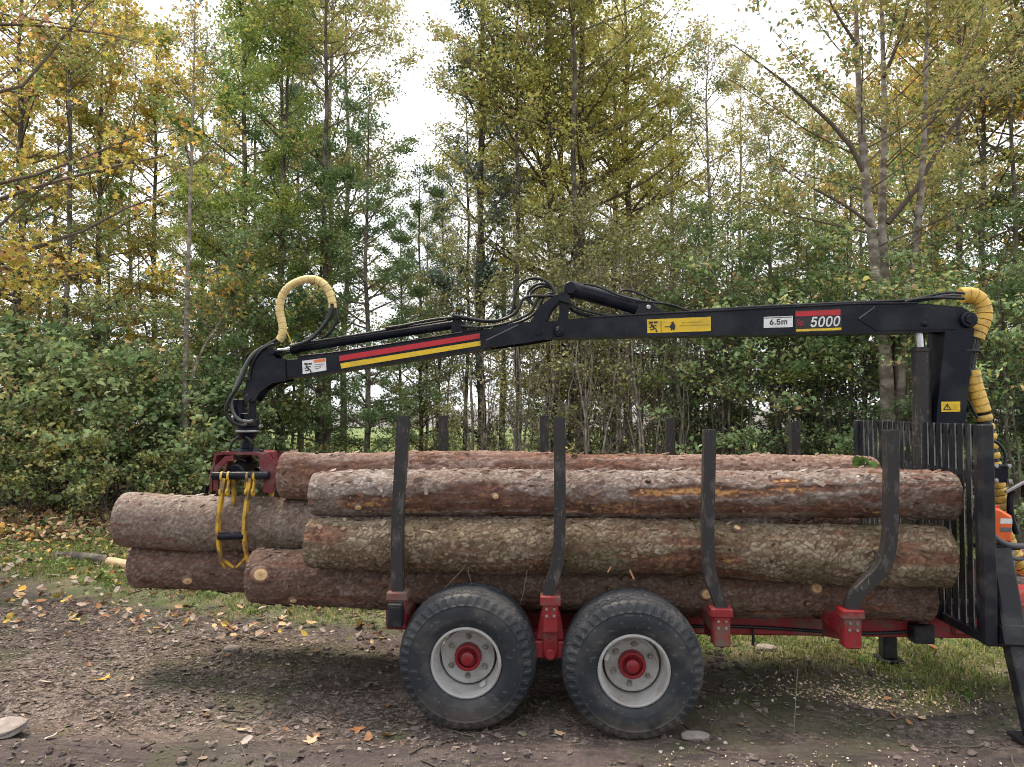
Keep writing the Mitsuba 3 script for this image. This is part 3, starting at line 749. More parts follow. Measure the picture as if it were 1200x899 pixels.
# headboard: top, middle and foot rails, flat upright bars, posts
hp0, hp1 = at(1155, 497, 0.14), at(1165, 756, 0.14)
HX, HZ1, HZ0 = hp0[0], hp0[2], hp1[2]
HY0, HY1 = 0.14, 1.98
obj('headboard__post', box(HX - 0.040, HX + 0.03, HY0 - 0.035, HY0 + 0.035, HZ0, HZ1, 0.008), 'grille_black', TR)
obj('headboard__post', box(HX - 0.040, HX + 0.03, HY1 - 0.035, HY1 + 0.035, HZ0, HZ1, 0.008), 'grille_black', TR)
zm = at(1150, 556, 0.14)[2]
for z0, z1, w in ((HZ0, HZ0 + 0.06, 0.05), (zm - 0.03, zm + 0.012, 0.035), (HZ1 - 0.07, HZ1 - 0.004, 0.026)):
    obj('headboard__rail', box(HX - w + (0.02 if z1 < HZ1 - 0.02 else 0.03), HX + 0.025, HY0 + 0.036, HY1 - 0.036, z0, z1, 0.005), 'grille_black', TR)
nb = 20
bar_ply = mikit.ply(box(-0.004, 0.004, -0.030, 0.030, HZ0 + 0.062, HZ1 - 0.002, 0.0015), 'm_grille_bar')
for k in range(nb):
    y = HY0 + 0.036 + (HY1 - HY0 - 0.072) * (k + 0.5) / nb
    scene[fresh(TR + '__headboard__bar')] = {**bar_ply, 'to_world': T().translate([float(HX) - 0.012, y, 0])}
# outrigger leg: outer tube and inner leg spreading towards the camera, foot plate
la, lb = at(1166, 640, 0.30), at(1186, 757, 0.12)
obj('outrigger__outer_tube', cat([oriented_box(la - (la - lb) * 0.02, lb, 0.13, 0.13, 0.012, up=(1, 0, 0)), oriented_box(lb + (la - lb) * 0.20, lb - (la - lb) * 0.01, 0.15, 0.15, 0.01, up=(1, 0, 0))]), 'grille_black', TR)
lc = at(1213, 864, -0.02)
obj('outrigger__inner_leg', oriented_box(lb + (la - lb) * 0.3, lc, 0.09, 0.09, 0.008, up=(1, 0, 0)), 'grille_black', TR)
obj('outrigger__foot', box(lc[0] - 0.10, lc[0] + 0.12, lc[1] - 0.1, lc[1] + 0.1, lc[2] - 0.03, lc[2] - 0.005, 0.006), 'grille_black', TR)
obj('drawbar', box(HX + 0.06, HX + 1.5, YC - 0.28, YC + 0.28, FZ0 + 0.02, FZ1 + 0.10, 0.02), 'frame_red', TR)

# brake hose and cable clipped under the frame beam
obj('brake_hose', tube([[FX0 + 0.6, 0.69, FZ0 + 0.05], [FX0 + 1.6, 0.685, FZ0 + 0.035], [FX0 + 2.4, 0.69, FZ0 + 0.06], [FX0 + 3.2, 0.686, FZ0 + 0.03], [HX - 0.1, 0.69, FZ0 + 0.06]], 0.011, 8, n=60), 'hose', TR, smooth=True)

# ---------------------------------------------------------------- the loader crane
CR = thing('loader_crane', 'black hydraulic loading crane reaching over the logs with red and yellow stripes and hoses', 'crane')
B0, B1 = 0.86, 1.04                                                # near and far face of its boom
xz = lambda pts, Y=B0: [at(px, py, Y)[[0, 2]] for px, py in pts]


def plate(name, pts, y0, y1, mat, c=0.004, holes=(), parent=None, Y=None):
    Y = y0 if Y is None else Y
    m = prism(xz(pts, Y), y0, y1, [xz(h, Y) for h in holes], c)
    return obj(name, m, mat, parent or CR)


# column behind the headboard, tapering, with its foot and slewing base
col = [(1108, 384), (1142, 384), (1131, 497), (1122, 620), (1088, 620), (1097, 497)]
plate('column', col, B0 + 0.0, B1 + 0.06, 'crane_black', 0.012)
bx = at(1106, 600, 0.95)
obj('column_base', cat([cyl([bx[0], YC, FZ1 + 0.10], [bx[0], YC, FZ1 + 0.34], 0.19, 40, 0.01), box(bx[0] - 0.25, bx[0] + 0.25, YC - 0.3, YC + 0.3, FZ1 + 0.002, FZ1 + 0.10, 0.01)]), 'crane_black', CR)
# main boom
boom = [(637, 396), (640, 377), (680, 373), (760, 369), (1000, 357), (1086, 356), (1128, 360), (1142, 368), (1143, 381), (1135, 388), (1000, 391), (760, 394), (672, 396)]
plate('main_boom', boom, B0, B1, 'crane_black', 0.006)
top = xz([(690, 371.5), (760, 367.5), (1000, 355.5), (1075, 354.7)], B0)
for (x0, z0), (x1, z1) in zip(top[:-1], top[1:]):                  # the boom's welded top flange
    obj('main_boom__top_flange', oriented_box([x0, 0.95, z0 - 0.004], [x1, 0.95, z1 - 0.004], 0.20, 0.012, 0.003), 'crane_black', CR)
for px, py, r, l in ((1134, 375, 0.055, 0.03), (1083, 380, 0.020, 0.02), (655, 389, 0.036, 0.022), (631, 390, 0.042, 0.028)):
    c = at(px, py, B0)
    obj('pin', cat([cyl([c[0], B0 - l, c[2]], [c[0], B1 + l, c[2]], r, 28, 0.006), cyl([c[0], B0 - l - 0.012, c[2]], [c[0], B0 - l, c[2]], r * 0.62, 6, 0.003)]), 'crane_black', CR, smooth=35)
w = xz([(1005.5, 373), (1024, 359.5), (1025, 360), (1007, 373.6)], B0)     # weld seam of the boom's reinforcement
obj('main_boom__weld_seam', prism(w, B0 - 0.010, B0 - 0.0062), 'hose_grey', CR)
plate('main_boom__side_plate', [(1005, 374), (1024, 360), (1086, 359), (1120, 363), (1120, 386), (1028, 388)], B0 - 0.006, B0 - 0.0005, 'crane_black', 0.002)
for px in (733, 935, 832):
    a0, a1 = at(px, 368 - (px - 760) * 0.046, B0), at(px, 370 - (px - 760) * 0.046, B0)
    obj('hose_clip', box(a0[0] - 0.012, a0[0] + 0.012, B0 - 0.004, B1 + 0.004, a1[2], a0[2] + 0.016, 0.002), 'crane_black', CR)
# lift cylinder beside the column
p = at(1082, 500, 0.95)
q0, q1, q2 = at(1083, 600, 0.95), at(1079, 410, 0.95), at(1077, 388, 0.95)
obj('lift_cylinder', cat([cyl(q0, q1, 0.062, 32, 0.01), cyl(q1 - [0, 0, 0.02], q1 + [0, 0, 0.015], 0.066, 32, 0.006)]), 'steel_black', CR, smooth=35)
obj('lift_cylinder__rod', cyl(q1 + [0, 0, 0.012], q2, 0.030, 24), 'chrome', CR, smooth=35)
# elbow: knuckle plates of the outer boom, link, tilt cylinder
kn = [(570, 386), (600, 379), (621, 377), (634, 358), (650, 346), (663, 342), (668, 348), (669, 356), (655, 352), (645, 364), (640, 377), (648, 380), (647, 396), (620, 401), (566, 408)]
for y0, y1 in ((B0 - 0.03, B0 - 0.012), (B1 + 0.012, B1 + 0.03)):
    plate('outer_boom__knuckle_plate', kn, y0, y1, 'crane_black', 0.0, Y=B0 - 0.03)
plate('outer_boom__knuckle_web', [(566, 388), (600, 381), (622, 379), (632, 366), (640, 377), (640, 395), (566, 407)], B0 - 0.011, B1 + 0.011, 'crane_black', 0.0, Y=B0)
lk = [(655, 352), (661, 344), (668, 346), (668, 358), (663, 388), (652, 389), (653, 377), (657, 362)]
for y0, y1 in ((B0 + 0.005, B0 + 0.028), (B1 - 0.028, B1 - 0.005)):
    plate('link_arm', lk, y0, y1, 'crane_black', 0.0, Y=B0)
e0, e1 = at(668, 339, 0.95), at(752, 361, 0.95)
u = (e1 - e0) / np.linalg.norm(e1 - e0)
obj('tilt_cylinder', cat([cyl(e0 + u * 0.02, e1 - u * 0.03, 0.056, 32, 0.010), cyl(e0 - u * 0.015, e0 + u * 0.05, 0.062, 32, 0.006), cyl(e1 - u * 0.07, e1 - u * 0.02, 0.060, 32, 0.006)]), 'crane_black', CR, smooth=35)
obj('tilt_cylinder__rod_eye', cyl([e0[0], 0.95 - 0.075, e0[2]], [e0[0], 0.95 + 0.075, e0[2]], 0.046, 24, 0.006), 'crane_black', CR, smooth=35)
plate('tilt_cylinder__bracket', [(743, 371), (752, 352), (762, 354), (784, 368.5)], B0 + 0.02, B1 - 0.02, 'crane_black', 0.004)
c = at(760, 360, B0 + 0.01)
obj('tilt_cylinder__bolt', cyl([c[0], B0 + 0.002, c[2]], [c[0], B1 - 0.002, c[2]], 0.016, 16), 'steel', CR, smooth=35)
w = xz([(569, 398.4), (607, 380), (607.8, 381), (570, 399.4)], B0 - 0.03)
obj('outer_boom__weld_seam', prism(w, B0 - 0.034, B0 - 0.0305), 'hose_grey', CR)
# outer boom, its inner extension and the tip
plate('outer_boom', [(344, 424), (352, 417.5), (398, 412.5), (566, 386), (575, 385), (575, 408), (398, 435), (352, 442), (344, 443)], B0, B1, 'crane_black', 0.006)
t0 = xz([(352, 417), (398, 412), (566, 385.5)], B0)
for (x0, z0), (x1, z1) in zip(t0[:-1], t0[1:]):
    obj('outer_boom__top_flange', oriented_box([x0, 0.95, z0 - 0.002], [x1, 0.95, z1 - 0.002], 0.198, 0.010, 0.003), 'crane_black', CR)
plate('extension', [(318, 424), (349, 420), (349, 441), (320, 446)], B0 + 0.015, B1 - 0.015, 'crane_black', 0.004)
tip = [(296, 414), (303, 406), (318, 409), (322, 420), (334, 420), (335, 446), (318, 449), (304, 458), (297, 470), (287, 472), (285, 462), (291, 440)]
for y0, y1 in ((B0 + 0.0, B0 + 0.02), (B1 - 0.02, B1 - 0.0)):
    plate('tip_plate', tip, y0, y1, 'crane_black', 0.0, Y=B0)
plate('tip_web', [(300, 416), (305, 411), (316, 413), (322, 425), (332, 425), (332, 440), (312, 444), (300, 452)], B0 + 0.021, B1 - 0.021, 'crane_black', 0.004)
for px, py in ((318, 412), (290, 467)):
    c = at(px, py, B0)
    obj('pin', cyl([c[0], B0 - 0.012, c[2]], [c[0], B1 + 0.012, c[2]], 0.028, 20, 0.004), 'crane_black', CR, smooth=35)
# extension cylinder on top of the outer boom
c0, c1 = at(343, 409, 0.95), at(540, 379, 0.95)
u = (c1 - c0) / np.linalg.norm(c1 - c0)
obj('extension_cylinder', cat([cyl(c0, c1, 0.034, 28, 0.006), cyl(c0 - u * 0.012, c0 + u * 0.05, 0.042, 28, 0.006)]), 'crane_black', CR, smooth=35)
obj('extension_cylinder__rod', cyl(at(316, 412.5, 0.95), c0 - u * 0.01, 0.016, 20), 'chrome', CR, smooth=35)
plate('extension_cylinder__bracket', [(529, 390), (529, 377), (537, 372), (544, 378), (549, 389)], B0 + 0.03, B1 - 0.03, 'crane_black', 0.004)
obj('steel_pipe', tube([at(350, 403, 0.90), at(440, 389, 0.90), at(540, 373, 0.90)], 0.008, 8, n=20), 'hose', CR, smooth=True)

# prints and plates on the booms
def sticker(name, pts, mat, Y=B0, t=0.0025, parent=None, label=None):
    return obj(name, prism(xz(pts, Y), Y - t, Y - 0.0004), mat, parent or CR, label=label)


lerp2 = lambda a, b, f: (a[0] + (b[0] - a[0]) * f, a[1] + (b[1] - a[1]) * f)
sticker('red_stripe', [(397.5, 417), (562.5, 390.5), (562.5, 396.5), (397.5, 423.5)], 'print_red', label='red stripe along the outer boom')
sticker('yellow_stripe', [(399, 426), (563, 399.5), (563, 405), (400, 432)], 'print_yellow', label='yellow stripe along the outer boom')
wp = sticker('warning_plate', [(354, 423), (382, 419.5), (382.5, 434), (355, 438.5)], 'print_white', label='white warning plate with an orange bar and a falling figure')
sticker('bar', [(367.8, 421.8), (381.6, 420), (381.8, 423.4), (368, 425.2)], 'print_orange', Y=B0 - 0.003, parent=wp, t=0.0015)


def figure(px, py, s, Y, parent, mat='print_black'):
    """A struck, running figure under a falling load, as on warning plates."""
    from shapely.ops import unary_union
    from shapely.affinity import affine_transform
    g = unary_union([Polygon([(0.05, 0.80), (0.42, 0.80), (0.42, 0.98), (0.05, 0.98)]), Polygon([(0.5, 0.80), (0.85, 0.84), (0.85, 1.0), (0.5, 0.98)]),
                     LineString([(0.28, 0.66), (0.29, 0.67)]).buffer(0.09), LineString([(0.32, 0.58), (0.55, 0.36)]).buffer(0.08), LineString([(0.36, 0.55), (0.60, 0.64), (0.74, 0.56)]).buffer(0.04),
                     LineString([(0.34, 0.52), (0.20, 0.42), (0.10, 0.46)]).buffer(0.04), LineString([(0.55, 0.36), (0.72, 0.24), (0.72, 0.05), (0.82, 0.04)]).buffer(0.05), LineString([(0.54, 0.36), (0.40, 0.20), (0.20, 0.22)]).buffer(0.05)])
    c, e = at(px, py, Y), at(px + s, py, Y)
    k = e[0] - c[0]
    g = affine_transform(g, [k, 0, 0, k, c[0], c[2]])
    return obj('pictogram', cat([prism(list(q.exterior.coords)[:-1], Y - 0.0018, Y - 0.0003) for q in getattr(g, 'geoms', [g])]), mat, parent)


figure(356, 436.5, 11, B0 - 0.003, wp)
for r in range(3):
    sticker('print_line', [(369, 427.3 + r * 2.4), (380 - 2 * r, 425.8 + r * 2.4), (380 - 2 * r, 426.5 + r * 2.4), (369, 428 + r * 2.4)], 'hose_grey', Y=B0 - 0.003, parent=wp, t=0.0012)
yp = sticker('warning_plate', [(758, 374.5), (833, 371.3), (833, 388), (758.5, 390.5)], 'print_yellow', label='wide yellow warning plate on the main boom')
figure(760, 389, 12.5, B0 - 0.003, yp)
sticker('divider', [(774.3, 375.5), (774.9, 375.5), (775, 389), (774.4, 389)], 'print_black', Y=B0 - 0.003, parent=yp, t=0.0012)
sticker('arrow', [(779, 382.6), (785, 382.3), (785, 381), (788, 382.8), (785, 384.6), (785, 383.4), (779, 383.6)], 'print_black', Y=B0 - 0.003, parent=yp, t=0.0012)
sticker('standing_figure', [(786.5, 377.3), (789.5, 377.2), (790, 380), (791.5, 380.5), (791, 385), (789.6, 388), (788.4, 385.6), (787, 388), (785.8, 385), (785.6, 380.6), (786.8, 380)], 'print_black', Y=B0 - 0.003, parent=yp, t=0.0012)
for r, (a, b) in enumerate(((799, 824), (796, 831))):
    y = 377.8 + r * 3.2
    sticker('print_line', [(a, y), (b, y - 1.0), (b, y + 0.1), (a, y + 1.1)], 'print_faint', Y=B0 - 0.003, parent=yp, t=0.0012)


def lettering(text, px, base, px_end, height_px, Y, mat, parent, italic=0.0, bold=False, slope=0.0, name='lettering'):
    m = meshkit.text_mesh(text, 1.0, 0.0015, bold)
    v = m.vertices.copy()
    x0, x1 = v[:, 0].min(), v[:, 0].max()
    p, q, top = at(px, base, Y), at(px_end, base, Y), at(px, base - height_px, Y)
    h = top[2] - p[2]
    kx = (q[0] - p[0]) / ((x1 - x0) + italic)
    V = np.stack([p[0] + (v[:, 0] - x0 + italic * v[:, 1]) * kx, Y - 0.0004 - v[:, 2], p[2] + v[:, 1] * h + slope * (v[:, 0] - x0) * kx], 1)
    g = trimesh.Trimesh(V, m.faces, process=False)
    g.fix_normals()
    return obj(name, g, mat, parent)


lp = sticker('reach_plate', [(895, 371.6), (929, 370.2), (929, 383.3), (895, 384.4)], 'print_white', label='small white plate reading 6.5m')
sticker('edge', [(895.8, 372.4), (928.2, 371), (928.2, 372), (895.8, 373.3)], 'hose_grey', Y=B0 - 0.003, parent=lp, t=0.001)
lettering('6.5m', 902, 380.6, 922.5, 6.0, B0 - 0.003, 'print_black', lp, bold=True, slope=0.03)
mp = sticker('model_plate', [(931.5, 363.5), (985.5, 361.6), (986, 388.3), (932, 389.8)], 'print_black', label='black plate with the number 5000 between a red and a yellow bar')
sticker('red_bar', [(932, 365.2), (984.8, 362.8), (984.8, 369.2), (932, 371)], 'print_red', Y=B0 - 0.003, parent=mp, t=0.0015)
sticker('yellow_bar', [(933, 386), (985.8, 384), (985.8, 386.8), (933, 388.6)], 'print_yellow', Y=B0 - 0.003, parent=mp, t=0.0015)
lettering('5000', 949.5, 383.2, 985.6, 11.4, B0 - 0.003, 'print_white', mp, italic=0.22, bold=True, slope=0.035)
lettering('Sp', 933, 381.2, 942.5, 6.6, B0 - 0.003, 'print_red', mp, italic=0.2, slope=0.03)
tp = sticker('warning_plate', [(1103, 471), (1125, 470.5), (1125, 482.5), (1103, 482.8)], 'print_yellow', Y=B0 - 0.001, label='small yellow plate with a warning triangle on the column')
from shapely.geometry import Polygon as _P
tri = _P(xz([(1105, 480.6), (1110, 472.6), (1115, 480.6)], B0 - 0.004))
obj('triangle', cat([prism(list(tri.exterior.coords)[:-1], B0 - 0.0055, B0 - 0.0042, [list(tri.buffer(-0.006).exterior.coords)[:-1]])]), 'print_black', tp)
sticker('mark', [(1109.5, 475.5), (1110.5, 475.5), (1110.3, 479.6), (1109.7, 479.6)], 'print_black', Y=B0 - 0.004, parent=tp, t=0.0012)
for r in range(3):
    sticker('print_line', [(1116.5, 474 + 2.6 * r), (1123 - r, 473.9 + 2.6 * r), (1123 - r, 474.7 + 2.6 * r), (1116.5, 474.8 + 2.6 * r)], 'print_faint', Y=B0 - 0.004, parent=tp, t=0.0012)

# hoses
def hose(pts, Y, r=0.010, mat='hose', name='hose', n=40, sides=9, parent=None):
    Ys = np.broadcast_to(Y, len(pts))
    return obj(name, tube([at(px, py, y) for (px, py), y in zip(pts, Ys)], r, sides, n=n), mat, parent or CR, smooth=True)


def sleeve(pts, Y, r, pitch, mat, name, label, n=420, gap=0.0):
    """Spiral hose guard: a tube whose surface steps once per turn."""
    P = [at(px, py, y) for (px, py), y in zip(pts, np.broadcast_to(Y, len(pts)))]
    f = lambda s: r * (1.0 + 0.06 * ((s / pitch) % 1) - 0.26 * (((s / pitch) % 1) > 0.88))
    return obj(name, tube(P, f, 18, n=n * 2), mat, CR, smooth=30, label=label)


# loop over the tip
loop = [(327, 399), (331, 391), (331, 380), (328, 366), (329, 352), (337, 338), (350, 330), (365, 327), (379, 333), (387, 345), (390, 361)]
sleeve(loop, 0.90, 0.0285, 0.045, 'sleeve_cream', 'hose_guard', 'pale cream spiral hose guard in a high loop over the boom tip', n=700)
hose([(389, 356), (387, 370), (376, 386), (362, 399), (352, 403), (341, 407)], 0.86, 0.013)
hose([(391, 358), (394, 374), (388, 388), (376, 397), (356, 402), (343, 409)], 0.93, 0.012)
hose([(388, 356), (384, 372), (373, 388), (356, 401)], 0.95, 0.011)
hose([(333, 391), (318, 402), (303, 411), (291, 425), (281, 449), (268, 470), (265, 484), (272, 494), (290, 498)], [0.9, 0.88, 0.86, 0.83, 0.81, 0.81, 0.82, 0.84, 0.87], 0.014)
hose([(330, 395), (314, 405), (300, 412), (287, 430), (277, 452), (271, 475), (278, 490), (297, 493)], [0.9, 0.88, 0.86, 0.85, 0.84, 0.84, 0.86, 0.9], 0.013, 'hose_grey')
hose([(322, 403), (306, 411), (296, 425), (292, 445)], 0.85, 0.010)
hose([(336, 389), (340, 398), (343, 405)], 0.90, 0.004, 'print_yellow', 'cable_tie', n=12)
# elbow loops
hose([(452, 384.5), (500, 376), (540, 373), (575, 377), (596, 370), (602, 357), (604, 343), (613, 330), (626, 326), (640, 330), (650, 343)], 0.88, 0.011)
hose([(530, 370), (560, 375), (590, 374), (608, 361), (613, 351), (625, 347), (645, 346)], 0.84, 0.011)
hose([(540, 382), (580, 382), (610, 373), (625, 362), (631, 350), (640, 347), (660, 344)], 0.86, 0.010)
hose([(600, 380), (622, 371), (632, 360), (636, 350), (650, 344)], 0.92, 0.010)
hose([(622, 356), (619, 343), (626, 335), (638, 333), (650, 340)], 0.98, 0.010)
hose([(626, 358), (622, 345), (630, 337), (640, 336), (652, 342)], 1.02, 0.010)
hose([(666, 349), (672, 358), (690, 365), (720, 370), (736, 368)], 0.88, 0.009)
hose([(664, 352), (672, 363), (690, 369), (702, 372)], 0.90, 0.009)
hose([(662, 355), (676, 367), (700, 371)], 0.94, 0.009)
hose([(684, 333), (700, 336), (725, 346), (752, 353), (780, 356), (800, 362)], 0.88, 0.008)
hose([(725, 346), (728, 341), (740, 341), (760, 349), (785, 358), (815, 366)], 1.0, 0.008)
for k, (dy, Y) in enumerate(((0, 0.90), (1.2, 0.95), (2.4, 1.0))):     # pipes along the boom's top to the column
    hose([(820, 363.5 + dy * 0.4), (930, 357.5 + dy * 0.4), (1040, 353 + dy * 0.3), (1068, 351 + dy), (1098, 345 + dy * 2), (1130, 344 + dy * 2.5)], Y, 0.009, ('hose', 'hose_grey', 'hose')[k], n=60)
hose([(1060, 354), (1080, 350), (1105, 349), (1130, 350)], 0.88, 0.010)
sleeve([(1126, 346.5), (1136, 346), (1146, 350), (1152, 360), (1152.5, 372), (1148, 385), (1143, 397)], 0.95, 0.054, 0.048, 'sleeve_yellow', 'hose_guard', 'yellow spiral hose guard bending round the top of the column', n=420)
for k, (dx, Y) in enumerate(((-5, 0.93), (-1.5, 0.90), (2, 0.92), (4, 0.97))):
    hose([(1143 + dx, 395), (1140 + dx, 412), (1137 + dx, 430), (1139 + dx, 440)], Y, 0.013, 'hose', n=20)
hose([(1132, 411), (1140, 411), (1149, 412)], 0.87, 0.012, 'hose', 'hose_clamp', n=10)
sleeve([(1138, 434), (1141, 450), (1147, 470), (1151, 483)], 0.95, 0.056, 0.050, 'sleeve_yellow', 'hose_guard', 'straight yellow spiral hose guard beside the column', n=300)
wrap = [(1151, 483), (1155, 500), (1159, 520), (1163, 545), (1169, 575), (1174, 605), (1180, 635), (1190, 655), (1206, 668)]
P = np.array([at(px, py, 0.95) for px, py in wrap])
sp = np.r_[0, np.cumsum(np.linalg.norm(np.diff(P, axis=0), axis=1))]
cs = CubicSpline(sp, P)
obj('hose_bundle', tube(cs(np.linspace(0, sp[-1], 60)), 0.048, 14), 'hose', CR, smooth=True)
u0 = 0.02
while u0 < sp[-1] - 0.05:
    wd = 0.040 if u0 < 0.42 else 0.046
    step = 0.066 if u0 < 0.42 else 0.051
    obj('hose_guard_turn', tube(cs(np.linspace(u0, u0 + wd, 6)) + np.array([0, 0, 0]), [0.052, 0.057, 0.058, 0.058, 0.057, 0.052], 18), 'sleeve_yellow', CR, smooth=30)
    u0 += step
hose([(1123, 462), (1135, 470), (1141, 482), (1146, 490)], 0.9, 0.009)
hose([(1155, 518), (1167, 518), (1175, 526), (1177, 545)], 0.84, 0.011)
v0, v1 = at(1152, 545, 0.75), at(1183, 566, 0.75)
obj('valve_block', cat([box(v0[0], v1[0], 0.75, 0.95, v1[2], v0[2], 0.008), box(v0[0] + 0.05, v0[0] + 0.11, 0.738, 0.749, v1[2] + 0.02, v0[2] - 0.02, 0.003)]), 'crane_black', CR)
for px, py in ((1153, 546), (1166, 546), (1181, 546), (1157, 563), (1166, 563), (1182, 564)):
    c = at(px, py, 0.745)
    obj('valve_block__fitting', cyl([c[0], 0.72, c[2]], [c[0], 0.749, c[2]], 0.014, 12, 0.003), 'steel', CR, smooth=35)
obj('control_lever', oriented_box(at(1178, 577, 0.8), at(1206, 562, 0.8), 0.02, 0.02, 0.004), 'steel', CR)
obj('support_arm', tube([at(1186, 575, 0.85), at(1184, 600, 0.85), at(1192, 625, 0.85)], 0.022, 10, n=10), 'crane_black', CR, smooth=True)

# ---------------------------------------------------------------- the grapple
GR = thing('log_grapple', 'red log grapple with yellow curved arms hanging from the crane tip round a log', 'grapple')
gc = at(289, 560, 1.0)
gx_, gyc = gc[0], 1.0
zz = lambda py: at(289, py, 1.0)[2]
obj('swivel_link', cat([oriented_box([gx_ - 0.05, 0.90, zz(468)], [gx_ - 0.03, 0.90, zz(494)], 0.025, 0.05, 0.005, up=(1, 0, 0)),
                        oriented_box([gx_ - 0.05, 1.0, zz(468)], [gx_ - 0.03, 1.0, zz(494)], 0.025, 0.05, 0.005, up=(1, 0, 0)),
                        oriented_box([gx_ + 0.06, 0.95, zz(464)], [gx_ + 0.05, 0.95, zz(494)], 0.03, 0.05, 0.005, up=(1, 0, 0))]), 'crane_black', GR)
ring = lambda r0, r1, p0, p1, c=0.006: revolve([(0, zz(p1)), (r1 - c, zz(p1)), (r1, zz(p1) + c), (r0, zz(p0) - c), (r0 - c, zz(p0)), (0, zz(p0))], 40, 'z', (gx_ + 0.01, gyc - 0.02, 0))
obj('rotator', cat([ring(0.062, 0.062, 484, 492), ring(0.085, 0.085, 491, 499.5), ring(0.078, 0.078, 499, 501), ring(0.082, 0.082, 500.5, 508), ring(0.076, 0.058, 507.5, 514), ring(0.034, 0.034, 513, 519), ring(0.046, 0.046, 518, 526), ring(0.082, 0.090, 525.5, 528, 0.003), ring(0.118, 0.122, 527.5, 531, 0.003)]), 'crane_black', GR, smooth=30)
obj('rotator__band', revolve([(0.0835, zz(506)), (0.0850, zz(505.4)), (0.0850, zz(504.6)), (0.0835, zz(504))], 40, 'z', (gx_ + 0.01, gyc - 0.02, 0)), 'steel', GR, smooth=30)
obj('rotator__hose', tube([[gx_ - 0.02, gyc - 0.10, zz(511)], [gx_ - 0.055, gyc - 0.12, zz(517)], [gx_ - 0.075, gyc - 0.12, zz(526)], [gx_ - 0.04, gyc - 0.10, zz(534)], [gx_ + 0.03, gyc - 0.08, zz(540)]], 0.010, 8, n=30), 'hose', GR, smooth=True)
obj('rotator__fitting', cat([cyl([gx_ - 0.07, gyc - 0.09, zz(487)], [gx_ - 0.05, gyc - 0.06, zz(494)], 0.017, 12), cyl([gx_ - 0.08, gyc - 0.06, zz(494)], [gx_ - 0.04, gyc - 0.04, zz(498)], 0.014, 12)]), 'steel', GR, smooth=35)
obj('rotator__hose', tube([[gx_ + 0.03, gyc - 0.09, zz(512)], [gx_ + 0.07, gyc - 0.11, zz(516)], [gx_ + 0.075, gyc - 0.10, zz(523)], [gx_ + 0.05, gyc - 0.08, zz(529)]], 0.009, 8, n=24), 'hose', GR, smooth=True)
# red yoke: top plate and two bent cheeks, each an arch of flat steel across the log
X = lambda px, Y=0.97: at(px, 550, Y)[0]
XN = lambda px: X(px, 0.79)
XS = lambda px: X(px, 0.83)
xl0, xl1, xr0, xr1 = X(251), X(259), X(307), X(324)
obj('yoke__top_plate', prism([(xl1 + 0.05, zz(531.5)), (xr0 + 0.0, zz(531.5)), (xr1 - 0.05, zz(527)), (xl1 + 0.09, zz(530))][:2] + [(xr0 - 0.005, zz(528.5)), (xl1 + 0.055, zz(528.5))], gyc - 0.15, gyc + 0.15, c=0.0), 'grapple_red', GR)


def cheek(x_top, x_bot, sgn):
    """A cheek of the yoke: slopes outwards from the top plate, then hangs down; notched so that it stands on two legs."""
    out = []
    t = 0.016
    for y0, y1 in ((gyc - 0.17, gyc - 0.05), (gyc + 0.05, gyc + 0.17)):
        line = [(x_top, zz(530)), (x_top + sgn * 0.05, zz(531)), (x_bot - sgn * 0.015, zz(544)), (x_bot, zz(552)), (x_bot, zz(574))]
        out.append(prism(list(ribbon(line, t).exterior.coords)[:-1], y0, y1))
    line = [(x_top, zz(530)), (x_top + sgn * 0.05, zz(531)), (x_bot - sgn * 0.03, zz(541))]
    out.append(prism(list(ribbon(line, t * 0.96).exterior.coords)[:-1], gyc - 0.049, gyc + 0.049))
    return cat(out)


obj('yoke__cheek', cheek(xl1 + 0.07, (xl0 + xl1) / 2 + 0.015, -1), 'grapple_red', GR)
obj('yoke__cheek', cheek(xr0 - 0.02, xr1 - 0.035, 1), 'grapple_red', GR)
rb = [(XS(305), zz(533)), (XS(312), zz(530)), (XS(324), zz(541)), (XS(325), zz(556)), (XS(319), zz(575)), (XS(310), zz(574)), (XS(313), zz(556)), (XS(305), zz(550))]
for y0 in (gyc - 0.176, gyc + 0.160):
    obj('yoke__side_plate', prism(rb, y0, y0 + 0.016), 'grapple_red', GR)
lb_ = [(XS(273), zz(532)), (XS(264), zz(533)), (XS(251.5), zz(545)), (XS(250.5), zz(572)), (XS(256), zz(572)), (XS(256.5), zz(549)), (XS(266), zz(538.5)), (XS(274), zz(538.5))]
for y0 in (gyc - 0.176, gyc + 0.160):
    obj('yoke__side_plate', prism(lb_, y0, y0 + 0.016), 'grapple_red', GR)
yn, yf = gyc - 0.20, gyc + 0.20
for y in (yn, yf):
    obj('hinge_tube', cyl([XN(248), y, zz(555)], [XN(315), y, zz(554)], 0.030, 24, 0.006), 'crane_black', GR, smooth=35)
obj('grapple_cylinder', cat([cyl([gx_ - 0.02, yn + 0.04, zz(552)], [gx_ - 0.02, yf - 0.10, zz(545)], 0.062, 28, 0.01), cyl([gx_ - 0.02, yf - 0.12, zz(545)], [gx_ - 0.02, yf, zz(544)], 0.028, 20)]), 'crane_black', GR, smooth=35)
obj('link_bar', box(X(281) - 0.012, X(281) + 0.012, yn + 0.05, yn + 0.09, zz(590), zz(556), 0.004), 'arm_yellow', GR)
rl = 0.215                                                         # just outside the clasped log
lc_ = at(280, 610, 1.02)


